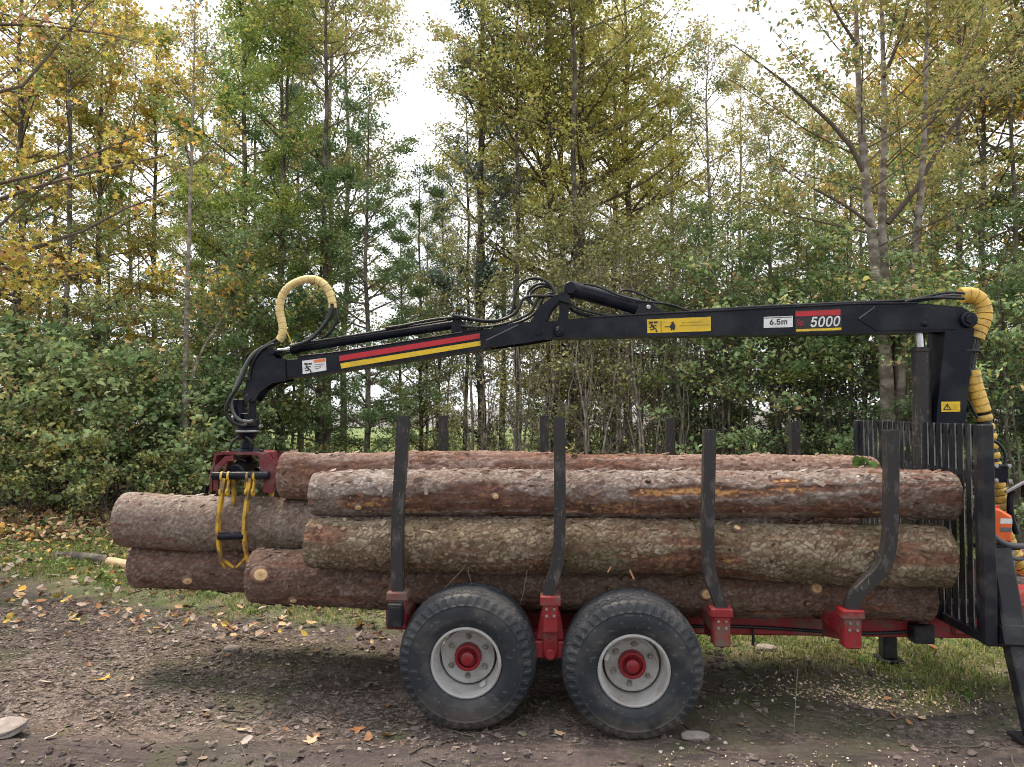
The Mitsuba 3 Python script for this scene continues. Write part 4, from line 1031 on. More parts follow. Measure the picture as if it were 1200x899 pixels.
def arm(px, side):
    """One arm: a flat curved bar from the hinge down round the outside of the log, seen edge on from the front."""
    x = XN(px)
    zc, yc = lc_[2], 1.02
    y_h = gyc + side * 0.20
    path = [(y_h, zz(555.5)), (yc + side * 0.236, zz(582)), (yc + side * 0.246, zz(605)), (yc + side * 0.236, zz(630)), (yc + side * 0.195, zz(652)), (yc + side * 0.16, zz(661))]
    path = np.array(path)
    s_ = np.linspace(0, 1, len(path))
    cs_ = CubicSpline(np.r_[0, np.cumsum(np.linalg.norm(np.diff(path, axis=0), axis=1))], path)
    L_ = np.linalg.norm(np.diff(path, axis=0), axis=1).sum()
    q = cs_(np.linspace(0, L_, 60))
    g = LineString(q)
    wid = np.interp(np.linspace(0, 1, 60), [0, 0.15, 0.6, 1], [0.050, 0.052, 0.042, 0.016])
    tn = np.gradient(q, axis=0)
    tn /= np.linalg.norm(tn, axis=1, keepdims=True)
    nn = np.stack([-tn[:, 1], tn[:, 0]], 1)
    poly = np.vstack([q + nn * wid[:, None] / 2, (q - nn * wid[:, None] / 2)[::-1]])
    pg = Polygon(poly).buffer(0)
    pg = max(getattr(pg, 'geoms', [pg]), key=lambda z: z.area)
    m = trimesh.creation.extrude_polygon(pg, 0.021, engine='earcut').subdivide_to_size(0.02)
    v = m.vertices
    f = (zz(555.5) - v[:, 1]) / (zz(555.5) - zz(660))
    # a flat bar bent a little sideways over its length
    m = trimesh.Trimesh(np.stack([x + v[:, 2] - 0.0105 + (-0.040 if px < 275 else -0.036) * np.sin(np.clip(f, 0, 1.2) * 2.5), v[:, 0], v[:, 1]], 1), m.faces, process=False)
    m.fix_normals()
    return m


for side in (-1, 1):
    for px in (264, 294):
        k = obj('arm', arm(px, side), 'arm_yellow', GR)
        yb = gyc + side * 0.20
        for dx in (-0.024, 0.024):
            obj('lug', cat([cyl([XN(px) + dx - 0.009, yb, zz(555.5)], [XN(px) + dx + 0.009, yb, zz(555.5)], 0.036, 24, 0.004), cyl([XN(px) + dx - 0.009, yb + side * 0.025, zz(573)], [XN(px) + dx + 0.009, yb + side * 0.025, zz(573)], 0.028, 24, 0.004),
                            oriented_box([XN(px) + dx, yb, zz(555.5)], [XN(px) + dx, yb + side * 0.025, zz(573)], 0.012, 0.028, 0.003, up=(0, 1, 0))]), 'arm_yellow', GR, smooth=35)
    xa, xb = XN(258), XN(288)
    ya = 1.02 + side * 0.243
    obj('spacer_tube', cyl([xa, ya, zz(623)], [xb, ya, zz(622)], 0.026, 20), 'crane_black', GR, smooth=35)
    for s_ in (0, 1):
        e = 1.02 + side * 0.13
        obj('brace', oriented_box([(xa, xb)[s_] - 0.005, 1.02 + side * 0.20, zz(648)], [(xa + xb) / 2 + (s_ - 0.5) * 0.02, 1.02 + side * 0.17, zz(660)], 0.016, 0.022, 0.003, up=(0, 1, 0)), 'arm_yellow', GR)

# ---------------------------------------------------------------- the chainsaw by the headboard
SW = thing('chainsaw', 'orange chainsaw with black handle wedged behind the headboard post', 'chainsaw')
S0 = 0.30
sx = lambda px, py: at(px, py, S0)
body = [(1159, 600), (1161, 595), (1172, 596), (1187, 605), (1188, 611), (1187, 637), (1176, 636), (1164, 631), (1160, 620)]
pb = xz(body, S0)
obj('engine_cover', trimesh.convex.convex_hull(np.vstack([prism(pb, S0, S0 + 0.17, c=0.015).vertices])), 'saw_orange', SW)
obj('engine_cover__top_lid', prism(xz([(1160.5, 595), (1161, 592.3), (1169, 593), (1171, 596)], S0), S0 + 0.02, S0 + 0.14, c=0.003), 'saw_orange', SW)
for (a, b, c_, d_), mt in (((1172, 607.5, 1186, 614), 'print_white'), ((1172.5, 618, 1185, 623.5), 'hose_grey')):
    obj('engine_cover__label', prism(xz([(a, b), (c_, b + 0.4), (c_, d_), (a, d_ - 0.4)], S0), S0 - 0.0025, S0 - 0.0004), mt, SW)
c = sx(1172.5, 597.5)
obj('fuel_cap', cyl(c + [0, 0.05, -0.008], c + [0, 0.05, 0.022], 0.020, 20, 0.004), 'print_red', SW, smooth=35)
obj('front_handle', tube([sx(1157, 566) + [0, 0.10, 0], sx(1163, 572) + [0, 0.08, 0], sx(1166, 584) + [0, 0.08, 0], sx(1169, 596) + [0, 0.08, 0]], 0.016, 10, n=24), 'hose', SW, smooth=True)
obj('front_handle__guard', tube([sx(1155, 568) + [0, 0.04, 0], sx(1159, 575) + [0, 0.04, 0], sx(1161, 588) + [0, 0.04, 0]], 0.012, 8, n=20), 'saw_orange', SW, smooth=True)
obj('rear_handle', tube([sx(1159, 624) - [0, 0.03, 0], sx(1165, 631) - [0, 0.04, 0], sx(1177, 637) - [0, 0.04, 0], sx(1192, 639) - [0, 0.03, 0], sx(1208, 640) - [0, 0.01, 0]], 0.017, 10, n=30), 'plastic_grey', SW, smooth=True)
obj('rear_handle__grip', tube([sx(1160, 632) - [0, 0.03, 0], sx(1164, 645) - [0, 0.045, 0], sx(1176, 650) - [0, 0.045, 0], sx(1192, 654) - [0, 0.03, 0], sx(1200, 650) - [0, 0.03, 0]], 0.013, 10, n=30), 'plastic_grey', SW, smooth=True)
obj('rear_handle__sticker', prism(xz([(1167.5, 643), (1187, 647.5), (1186.5, 652), (1168, 647.8)], S0 - 0.06), S0 - 0.064, S0 - 0.050), 'print_yellow', SW)
obj('guide_bar', prism(xz([(1162, 640), (1190, 640), (1186, 720), (1180, 735), (1172, 720)], S0 + 0.09), S0 + 0.085, S0 + 0.095), 'steel', SW)
# the shelf it stands on belongs to the trailer
q0, q1 = sx(1158, 638), sx(1190, 642)
obj('tool_shelf', box(HX + 0.031, q1[0] + 0.02, S0 - 0.02, S0 + 0.08, q0[2] - 0.030, q0[2] - 0.004, 0.004), 'grille_black', TR)
# logs lying on the grass behind the drawbar
for k, ((x0, t, bt), Y, text) in enumerate((((1178, 640, 674), 3.6, 'thick pale log lying behind the drawbar at the right edge, uppermost of three'), ((1178, 676, 690), 3.5, 'thin grey log in the middle of the three at the right edge'), ((1180, 691, 703), 3.4, 'thin pale log lowest of the three at the right edge'))):
    pa = at(x0, (t + bt) / 2, Y)
    r = (bt - t) / 2 / PX * ((pa - CAM) @ FWD)
    pb2 = pa + np.array([2.6, 0.1 * (k - 1), 0.0])
    log_thing('cut_log', text, None, pa, pb2, r, r * 0.95, 60 + k, 120, 40, (PINK, GREY, PINK)[k])

# ---------------------------------------------------------------- trees
def leaves_at(rng, c, size, pal, tilt=0.75, hexa=False, wide=0.33, jitter=0.25, pick=None):
    """Leaves as small folded blades at the points c; pal: list of (colour, weight); pick: a number per leaf that drives the palette."""
    n = len(c)
    az = rng.uniform(0, 2 * np.pi, n)
    dip = rng.normal(-0.35, 0.45, n)
    a = np.stack([np.cos(az) * np.cos(dip), np.sin(az) * np.cos(dip), np.sin(dip)], 1)
    up = np.array([0, 0, 1.0]) + rng.normal(0, tilt, (n, 3)) * [1, 1, 0.6]
    b = np.cross(up, a)
    b /= np.linalg.norm(b, axis=1, keepdims=True) + 1e-9
    nn = np.cross(a, b)
    L = (size * rng.uniform(0.6, 1.35, n))[:, None]
    W = L * wide * rng.uniform(0.8, 1.2, (n, 1))
    fold = L * rng.uniform(0.0, 0.16, (n, 1))
    base = c - a * L * 0.5
    if hexa == 'maple':
        th = np.array([-2.75, -2.2, -1.7, -1.15, -0.6, 0.0, 0.6, 1.15, 1.7, 2.2, 2.75])
        rr = np.array([0.30, 0.62, 0.40, 0.90, 0.46, 1.0, 0.46, 0.90, 0.40, 0.62, 0.30]) * 0.62
        ring = [c + L * (a * (r_ * math.cos(t_)) + b * (r_ * math.sin(t_))) + nn * fold * (abs(math.sin(t_)) * 1.6 * r_ / 0.62) for t_, r_ in zip(th, rr)]
        V = np.stack([c] + ring, 1)
        f = np.array([[0, q, q + 1] for q in range(1, 11)])
        k = 12
    elif hexa:
        curl = L * rng.uniform(-0.12, 0.05, (n, 1))
        V = np.stack([base, base + a * L * 0.30 + b * W + nn * fold, base + a * L * 0.70 + b * W * 0.75 + nn * (fold + curl * 0.5), base + a * L + nn * curl, base + a * L * 0.70 - b * W * 0.75 + nn * (fold + curl * 0.5), base + a * L * 0.30 - b * W + nn * fold], 1)
        f = np.array([[0, 1, 5], [1, 2, 5], [2, 4, 5], [2, 3, 4]])
        k = 6
    else:
        V = np.stack([base, base + a * L * 0.42 + b * W + nn * fold, base + a * L, base + a * L * 0.42 - b * W + nn * fold], 1)
        f = np.array([[0, 1, 2], [0, 2, 3]])
        k = 4
    F = (np.arange(n) * k)[:, None, None] + f[None]
    cols = np.array([p[0] for p in pal], float)
    w = np.cumsum([p[1] for p in pal])
    w = w / w[-1]
    u = rng.uniform(0, 1, n) if pick is None else np.clip(0.62 * pick + 0.38 * rng.uniform(0, 1, n), 0, 0.999)
    C = cols[np.searchsorted(w, u)] * rng.uniform(1 - jitter, 1 + jitter, (n, 1)) * rng.uniform(0.92, 1.08, (n, 3))
    return V.reshape(-1, 3), F.reshape(-1, 3), np.repeat(np.clip(C, 0.004, 0.95), k, 0)


def grow(seed, H=13.0, r0=0.10, base=0.2, W=1.6, limbs=38, lift=0.5, twigs=7, n=9000, size=0.09, pal=(), spread=0.12, lean=(0, 0), wig=0.25, hexa=False, prof='oval', bare=0.0, clump=0.7, stems=1, tilt=0.75,
         trunks=None, wide=0.33, sag=0.0, flat=1.0, extra=(), limb_r=1.0):
    """A tree: (trunk mesh, branch mesh, (leaf vertices, faces, colours)); every limb, twig and leaf is placed in the crown's volume."""
    rng = np.random.default_rng(seed)
    if trunks is None:
        trunks = []
        for s in range(stems):
            h = np.linspace(0, 1, 14)
            th = rng.uniform(0, 2 * np.pi)
            off = 0 if stems == 1 else 1
            wx = np.cumsum(rng.normal(0, wig / 8, 14)) + lean[0] * h * H + off * (0.06 + 0.10 * H * h) * math.cos(th) * rng.uniform(0.5, 1.2)
            wy = np.cumsum(rng.normal(0, wig / 8, 14)) + lean[1] * h * H + off * (0.06 + 0.10 * H * h) * math.sin(th) * rng.uniform(0.5, 1.2)
            P = np.stack([wx - wx[0], wy - wy[0], h * H * (1 if s == 0 else rng.uniform(0.7, 1))], 1)
            trunks.append((P, r0 * (1 if s == 0 else rng.uniform(0.6, 0.95))))
    tm, LP, LR, T_len, U_ = [], [], [], [], []
    for P, r in trunks:
        h = np.linspace(0, 1, len(P))
        rad = r * (0.06 + 0.94 * (1 - h) ** 0.8)
        rad[0] *= 1.25
        t_ = tube(P, rad, 8, n=26)
        tm.append((np.array(t_.vertices), np.array(t_.faces)))
        m = max(3, limbs // len(trunks))
        u = np.sort(rng.uniform(0, 1, m)) ** 0.9
        t = base + (0.99 - base) * u
        Hh = P[-1, 2] - P[0, 2]
        st = np.stack([np.interp(t, h, P[:, k]) for k in range(3)], 1)
        rt = np.interp(t, h, rad)
        p = np.sin(np.pi * (0.16 + 0.80 * u)) ** 0.7 if prof == 'oval' else (1.05 - u) ** 0.6 if prof == 'cone' else 0.45 + 0.75 * u
        ln = W * p * rng.uniform(0.55, 1.25, m)
        az = np.arange(m) * 2.39996 + rng.normal(0, 0.5, m)
        el = lift + 0.45 * (u - 0.3) + rng.normal(0, 0.16, m)
        K = 7
        s = np.linspace(0, 1, K)
        bend = rng.normal(0.18, 0.2, m) - sag
        E = el[:, None] + bend[:, None] * s[None]
        A = az[:, None] + np.cumsum(rng.normal(0, 0.10, (m, K)), 1)
        step = (ln / (K - 1))[:, None, None] * np.stack([np.cos(A) * np.cos(E), np.sin(A) * np.cos(E), np.sin(E)], -1)
        step[:, 0] = 0
        LP.append(st[:, None] + np.cumsum(step, 1))
        LR.append(limb_r * np.minimum(rt * 0.5, 0.012 + 0.016 * ln)[:, None] * (1 - 0.82 * s[None]))
        T_len.append(ln)
        U_.append(u)
    for P, r in extra:                                           # boughs drawn by hand
        s = np.r_[0, np.cumsum(np.linalg.norm(np.diff(P, axis=0), axis=1))]
        Q = CubicSpline(s, P)(np.linspace(0, s[-1], 7))
        LP.append(Q[None])
        LR.append(r * (1 - 0.85 * np.linspace(0, 1, 7))[None])
        T_len.append(np.array([min(s[-1], 2.2)]))
    LP, LR, ln = np.concatenate(LP), np.concatenate(LR), np.concatenate(T_len)
    m, K = LP.shape[:2]
    # twigs along the outer three quarters of every limb
    q = m * twigs
    li = np.repeat(np.arange(m), twigs)
    v = rng.uniform(0.22, 1.0, q)
    f = v * (K - 1)
    i0 = np.minimum(f.astype(int), K - 2)
    fr = (f - i0)[:, None]
    st = LP[li, i0] * (1 - fr) + LP[li, i0 + 1] * fr
    d = LP[li, i0 + 1] - LP[li, i0]
    d /= np.linalg.norm(d, axis=1, keepdims=True) + 1e-9
    d = d * [1, 1, 0.3 + 0.7 * flat] + rng.normal(0, 0.55, (q, 3)) * [1, 1, flat] + [0, 0, 0.10 * flat - sag * 0.5]
    d /= np.linalg.norm(d, axis=1, keepdims=True)
    tl = (0.15 + 0.34 * ln[li] * (1.15 - v)) * rng.uniform(0.5, 1.3, q)
    s = np.linspace(0, 1, 4)
    TP = st[:, None] + (s[None, :, None] * tl[:, None, None]) * d[:, None] + np.cumsum(rng.normal(0, 0.025, (q, 4, 3)), 1) * s[None, :, None]
    TR_ = 0.0055 * (0.5 + 0.5 * rng.random((q, 1))) * (1 - 0.7 * s[None])
    wood = joined([tubes(LP, LR, 5), tubes(TP, TR_, 3)])
    # leaves along the twigs, lumpy from twig to twig
    w = tl * rng.gamma(clump, 1.0, q)
    if bare > 0:
        w *= rng.random(q) > bare
    k = rng.choice(q, n, p=w / w.sum())
    x = rng.uniform(0.15, 1.08, n)
    f = np.clip(x, 0, 1) * 3
    i0 = np.minimum(f.astype(int), 2)
    fr = (f - i0)[:, None]
    c = TP[k, i0] * (1 - fr) + TP[k, i0 + 1] * fr + rng.normal(0, spread, (n, 3)) * [1, 1, 0.25 + 0.5 * flat]
    tone = rng.random(m)[li][k] * 0.6 + rng.random(q)[k] * 0.4
    return joined(tm), wood, leaves_at(rng, c, size, list(pal), tilt, hexa, wide, pick=tone)


GREEN = [((0.147, 0.227, 0.105), 3), ((0.209, 0.299, 0.138), 4), ((0.295, 0.382, 0.178), 3), ((0.541, 0.514, 0.194), 1.2)]
LIME = [((0.233, 0.335, 0.113), 3), ((0.356, 0.455, 0.146), 3), ((0.590, 0.586, 0.178), 2), ((0.737, 0.598, 0.178), 0.8)]
DARK = [((0.123, 0.179, 0.162), 3), ((0.184, 0.245, 0.211), 4), ((0.258, 0.317, 0.259), 2)]
GOLD = [((0.34, 0.40, 0.13), 3.2), ((0.52, 0.51, 0.16), 4), ((0.68, 0.60, 0.19), 2.8), ((0.68, 0.50, 0.15), 0.5), ((0.36, 0.28, 0.16), 0.3)]
OLIVE = [((0.281, 0.305, 0.132), 3.4), ((0.409, 0.390, 0.168), 4), ((0.538, 0.464, 0.192), 1.6), ((0.491, 0.354, 0.204), 0.9)]
RUST = [((0.304, 0.329, 0.120), 3.4), ((0.491, 0.439, 0.120), 3.4), ((0.679, 0.525, 0.132), 2.2), ((0.679, 0.415, 0.132), 0.8), ((0.398, 0.232, 0.156), 0.6)]
PALE = [((0.292, 0.329, 0.144), 3), ((0.445, 0.451, 0.204), 3), ((0.608, 0.586, 0.300), 2), ((0.655, 0.573, 0.384), 1)]
SAGE = [((0.205, 0.293, 0.145), 3), ((0.278, 0.380, 0.189), 4), ((0.380, 0.484, 0.246), 3), ((0.585, 0.600, 0.214), 0.9), ((0.644, 0.439, 0.239), 0.5)]

KINDS = {   # kind: settings of grow()
    'green': dict(H=12.5, r0=0.10, base=0.08, W=2.1, limbs=60, twigs=9, n=21500, size=0.080, pal=GREEN, clump=0.7, flat=0.6, lift=0.35),
    'lime': dict(H=12.5, r0=0.09, base=0.10, W=1.7, limbs=56, twigs=9, n=19500, size=0.080, pal=LIME, clump=0.7, flat=0.6, lift=0.4),
    'dark': dict(H=13.0, r0=0.10, base=0.08, W=1.45, limbs=62, twigs=9, n=17000, size=0.072, pal=DARK, clump=0.7, flat=0.7),
    'gold': dict(H=13.5, r0=0.13, base=0.14, W=2.5, limbs=72, twigs=10, n=21600, size=0.074, pal=GOLD, lift=0.35, clump=0.7, flat=0.55),
    'gold2': dict(H=13.5, r0=0.11, base=0.16, W=2.3, limbs=66, twigs=10, n=16380, size=0.074, pal=GOLD[:3] + OLIVE[:2], lift=0.4, clump=0.65, flat=0.55),
    'olive': dict(H=13.0, r0=0.085, base=0.18, W=2.1, limbs=54, twigs=9, n=10530, size=0.074, pal=OLIVE, clump=0.6, lift=0.5, flat=0.6),
    'olive2': dict(H=12.0, r0=0.08, base=0.15, W=2.3, limbs=54, twigs=9, n=9360, size=0.074, pal=OLIVE + GREEN[1:3], clump=0.6, lift=0.45, flat=0.6),
    'rust': dict(H=12.5, r0=0.10, base=0.15, W=2.5, limbs=58, twigs=9, n=12325, size=0.088, pal=RUST + LIME[:2], wide=0.42, clump=0.6, lift=0.4, flat=0.5),
    'rust2': dict(H=12.0, r0=0.085, base=0.20, W=2.3, limbs=54, twigs=9, n=9350, size=0.088, pal=RUST + OLIVE[:2], wide=0.42, clump=0.6, lift=0.45, flat=0.5),
    'sapling': dict(H=5.4, r0=0.032, base=0.06, W=1.6, limbs=36, twigs=8, n=4945, size=0.070, pal=GREEN, hexa=True, wide=0.33, clump=0.6, stems=2, lift=0.2, flat=0.3, tilt=0.4),
    'sapling2': dict(H=4.4, r0=0.028, base=0.05, W=1.6, limbs=36, twigs=8, n=4255, size=0.074, pal=SAGE + GREEN[:2], hexa=True, wide=0.33, clump=0.6, stems=3, lift=0.2, flat=0.3, tilt=0.4),
    'sapling3': dict(H=5.6, r0=0.032, base=0.12, W=1.7, limbs=36, twigs=8, n=3794, size=0.068, pal=LIME[:2] + OLIVE[:3] + GREEN[1:2], clump=0.5, stems=2, lift=0.3, flat=0.35, tilt=0.4, wide=0.36),
    'pale': dict(H=6.5, r0=0.035, base=0.10, W=1.6, limbs=46, twigs=9, n=5200, size=0.066, pal=PALE, clump=0.5, stems=3, lift=0.55),
    'brush': dict(H=4.6, r0=0.028, base=0.05, W=1.2, limbs=46, twigs=9, n=650, size=0.06, pal=PALE + OLIVE, clump=0.4, stems=6, lift=0.75),
    'thicket': dict(H=4.0, r0=0.025, base=0.03, W=1.4, limbs=40, twigs=8, n=3449, size=0.074, pal=DARK + GREEN[:2], hexa=True, wide=0.4, clump=0.6, stems=4, lift=0.3, flat=0.4),
    'bush': dict(H=3.0, r0=0.020, base=0.03, W=1.45, limbs=54, twigs=8, n=2700, size=0.108, pal=SAGE, hexa=True, wide=0.40, clump=0.55, stems=6, lift=0.2, sag=0.25, flat=0.4, tilt=0.5),
    'bush2': dict(H=3.3, r0=0.018, base=0.08, W=1.4, limbs=44, twigs=8, n=2700, size=0.094, pal=SAGE[1:] + PALE[:2] + RUST[1:2], hexa=True, wide=0.36, clump=0.45, stems=4, lift=0.45, flat=0.4, tilt=0.5),
    'thin': dict(H=13.0, r0=0.07, base=0.40, W=1.5, limbs=34, twigs=8, n=5200, size=0.076, pal=OLIVE + GOLD[:2], clump=0.5, lift=0.5, flat=0.6),
}
PALE_WOOD = {'brush', 'pale', 'olive', 'olive2'}
for q, (kind, st) in enumerate(KINDS.items()):
    tm, wood, (lv, lf, lc2) = grow(300 + q, **st)
    scene['kind_' + kind] = {'type': 'shapegroup',
                             'trunk': mikit.ply(tm, 'm_trunk_pale' if kind in PALE_WOOD else 'm_trunk_dark', smooth=True),
                             'branches': mikit.ply(wood, 'm_twig_pale' if kind in PALE_WOOD else 'm_twig', smooth=True),
                             'crown': mikit.ply((lv, lf), 'm_leaf', color=lc2)}


def plant(name, kind, px, depth, scale=1.0, turn=0.0, label='', cat_='tree', group=None, xy=None, tall=1.0):
    x, y = spot(px, depth) if xy is None else xy
    key = fresh(name)
    scene[key] = {'type': 'instance', 'group': {'type': 'ref', 'id': 'kind_' + kind},
                  'to_world': T().translate([float(x), float(y), float(terrain(x, y)) - 0.03]) @ T().rotate([0, 0, 1], turn) @ T().scale([scale, scale, scale * tall])}
    tag(key, label, cat_, group)
    return key


HERO = [   # (name, kind, photo column, distance, scale, turn, label)
    ('maple_tree', 'rust', 22, 15.0, 1.0, 40, 'orange yellow maple at the far left behind the broad leaved bushes'),
    ('maple_tree', 'rust2', 112, 17.0, 1.0, 200, 'sparse rusty yellow maple second from the left edge with sky showing through its top'),
    ('maple_tree', 'rust', 185, 19.5, 0.95, 120, 'yellow orange maple behind the thin pale trunk on the left'),
    ('tall_tree', 'lime', 292, 15.5, 1.0, 15, 'slim bright green tree turning yellow at its top, left of the crane hose loop'),
    ('tall_tree', 'green', 330, 17.5, 1.0, 80, 'tall green tree right above the cream hose loop'),
    ('tall_tree', 'olive', 385, 18.0, 1.12, 160, 'tall brownish olive tree at the left of the sky gap'),
    ('tall_tree', 'olive', 404, 19.5, 1.1, 250, 'thin leaved olive brown tree right at the left edge of the sky gap'),
    ('broadleaf_tree', 'green', 430, 14.2, 0.66, 300, 'dense dark green tree above the outer boom, lower than its neighbours'),
    ('broadleaf_tree', 'green', 372, 14.6, 0.58, 210, 'shorter dense green tree just right of the hose loop'),
    ('broadleaf_tree', 'green', 494, 17.5, 0.60, 30, 'low green tree filling the foot of the sky gap'),
    ('broadleaf_tree', 'lime', 326, 14.9, 0.86, 140, 'full bright green tree standing over the hose loop'),
    ('alder_tree', 'dark', 566, 15.6, 1.0, 70, 'dark bluish green tree at the right of the sky gap'),
    ('golden_tree', 'gold', 648, 16.0, 1.0, 0, 'golden olive tree left of two in the middle with a dark straight trunk'),
    ('golden_tree', 'gold', 682, 16.2, 1.02, 130, 'broad golden tree in the middle above the elbow of the crane'),
    ('golden_tree', 'gold2', 738, 17.0, 0.98, 220, 'golden tree to the right of the elbow of the crane'),
    ('golden_tree', 'gold2', 660, 20.0, 1.02, 300, 'golden tree behind the two middle golden trees'),
    ('tall_tree', 'olive2', 836, 16.5, 0.86, 20, 'thin olive tree left of the triple stemmed tree with white sky round it'),
    ('tall_tree', 'olive2', 905, 16.5, 0.72, 140, 'low sparse olive tree under the sky patch left of the triple stemmed tree'),
    ('maple_tree', 'rust2', 1105, 17.0, 1.0, 10, 'yellow orange maple right behind the triple stemmed tree'),
    ('maple_tree', 'rust2', 1160, 15.5, 1.0, 95, 'thin trunked orange maple near the right edge'),
    ('maple_tree', 'rust', 1215, 16.5, 1.0, 260, 'yellow maple at the right edge above the hose guard'),
    ('thin_tree', 'thin', 68, 14.0, 0.95, 0, 'dark thin trunk at the far left rising out of the bushes'),
    ('thin_tree', 'thin', 378, 14.5, 1.0, 100, 'dark trunk standing behind the grapple, just left of the rear stakes'),
    ('thin_tree', 'thin', 568, 15.5, 0.9, 190, 'dark thin trunk in the light gap left of the elbow'),
    ('thin_tree', 'thin', 605, 15.0, 0.95, 280, 'straight dark trunk in the light gap just left of the second near stake'),
    ('thin_tree', 'thin', 667, 14.5, 1.1, 40, 'thick dark trunk standing right of the second near stake'),
    ('thin_tree', 'thin', 640, 15.8, 0.9, 310, 'slender trunk between the two straight trunks of the light gap'),
    ('thin_tree', 'thin', 545, 17.5, 0.8, 60, 'slender trunk at the left end of the light gap'),
    ('thin_tree', 'thin', 585, 17.2, 0.75, 20, 'faint slender trunk in the middle of the light gap'),
    ('thin_tree', 'thin', 1140, 14.0, 0.95, 150, 'thin trunk right of the triple stemmed tree'),
    ('thin_tree', 'thin', 1195, 14.5, 0.9, 230, 'thin trunk at the right edge of the picture'),
]
for name, kind, px, dep, sc_, turn, text in HERO:
    plant(name, kind, px, dep, sc_, turn, text)
MARKS = [(-9999, 'at the left edge'), (70, 'behind the left verge'), (200, 'behind the thin pale trunk'), (255, 'behind the grapple'), (340, 'behind the outer boom'), (440, 'behind the rear stakes'), (540, 'left of the elbow of the crane'),
         (625, 'behind the elbow of the crane'), (700, 'behind the tilt cylinder'), (765, 'behind the yellow warning plate'), (840, 'behind the third near stake'), (900, 'behind the small white plate'), (955, 'behind the 5000 plate'), (1010, 'behind the triple stemmed tree'), (1085, 'behind the column'), (1150, 'at the right edge')]
ORD = ['first', 'second', 'third', 'fourth', 'fifth', 'sixth', 'seventh', 'eighth', 'ninth', 'tenth', 'eleventh', 'twelfth', 'thirteenth', 'fourteenth', 'fifteenth', 'sixteenth', 'seventeenth', 'eighteenth', 'nineteenth', 'twentieth']
ORD += ['twenty-' + w for w in ORD[:9]] + ['thirtieth'] + ['thirty-' + w for w in ORD[:9]]


def row(name, entries, text, cat_, group):
    """A row of like plants; each label tells its place in the row from the left and what it stands behind."""
    order = np.argsort([e[1] for e in entries])
    for place, q in enumerate(order):
        e = entries[q]
        where = [w for x, w in MARKS if e[1] >= x][-1]
        plant(name, e[0], e[1], e[2], e[3] if len(e) > 3 else 1.0, rng.uniform(0, 360), f'{text} {where}, {ORD[place]} from left', cat_, group)


rng = np.random.default_rng(5)
BACK = [('rust2', 60, 21), ('olive', 150, 22), ('olive2', 235, 19), ('olive2', 262, 23), ('rust2', -30, 18), ('green', 300, 22), ('dark', 350, 22), ('olive2', 500, 23, 0.66), ('green', 470, 22, 0.62), ('dark', 515, 21, 0.66), ('gold', 720, 21), ('gold2', 790, 20, 0.85), ('olive2', 590, 22, 0.9),
        ('olive', 870, 22, 0.92), ('olive2', 960, 22, 0.95), ('rust2', 1000, 23, 0.95), ('green', 960, 20, 0.55), ('olive2', 1010, 21, 0.9), ('rust2', 1060, 22), ('olive', 1130, 21), ('rust', 1260, 20), ('green', 1230, 17, 0.8), ('dark', 920, 22, 0.5), ('dark', 800, 22, 0.55), ('green', 640, 24, 0.5), ('olive2', -90, 16), ('lime', 130, 20, 0.7), ('green', 40, 19, 0.6), ('lime', 215, 18, 0.62), ('lime', 1080, 19, 0.7)]
row('forest_tree', BACK, 'slender second row tree', 'tree', 'forest trees in the second row')
UNDER = [('sapling3', -10, 14.5), ('sapling3', 60, 15.5), ('sapling3', 130, 14.5), ('sapling3', 190, 15.2), ('sapling3', 250, 14.2), ('sapling', 300, 13.8), ('sapling3', 340, 14.4), ('pale', 520, 16, 0.85), ('pale', 555, 15, 1.0), ('pale', 610, 14.5, 1.0), ('pale', 665, 14.8, 1.05), ('pale', 715, 14.3, 1.0), ('pale', 765, 15, 1.0), ('pale', 810, 15.5, 0.95),
         ('sapling3', 790, 14.0, 1.0), ('sapling', 835, 13.2, 1.0), ('sapling2', 870, 12.6, 1.1), ('sapling3', 905, 13.2, 1.05), ('sapling', 940, 12.4, 0.95), ('sapling2', 975, 13.0, 1.2), ('sapling', 1010, 12.8, 0.95), ('sapling2', 1070, 11.8, 1.05), ('sapling3', 1100, 13.0, 1.0), ('sapling', 1150, 12.2, 1.0), ('sapling2', 1190, 10.8, 0.95), ('sapling', 1230, 12.0, 1.0), ('sapling', 720, 16.5, 1.1), ('sapling', 880, 15.5, 1.2), ('sapling', 1040, 15.5, 1.3), ('sapling3', 960, 16, 1.3), ('sapling3', 1130, 16, 1.3)]
row('sapling', UNDER, 'young leafy tree', 'sapling', 'understorey saplings at the forest edge')
row('bare_shrub', [('brush', *e) for e in ((640, 13.6, 0.9), (690, 13.2, 1.0), (725, 13.8, 1.05), (760, 13.0, 1.0), (795, 13.6, 0.95), (840, 14.4, 1.0), (560, 14.6, 0.8), (600, 14.0, 0.75), (680, 15.5, 1.1), (740, 15.8, 1.1))], 'tangle of bare grey stems', 'shrub', 'bare shrubs behind the load')
row('thicket_shrub', [('thicket', *e) for e in ((700, 17.5, 0.9), (810, 16, 0.9), (850, 15.2, 0.95), (935, 15, 0.95), (1020, 14, 0.95), (1120, 14, 0.95), (1165, 13.5, 0.9), (1210, 13.4, 0.95), (655, 18.5, 0.8), (20, 16.5, 0.7), (180, 16.6, 0.7), (920, 18, 1.0), (1060, 17.5, 1.0), (800, 19, 1.0), (1200, 17, 1.0))], 'dark leafy shrub in the shade', 'shrub', 'dark shrubs between the trunks')
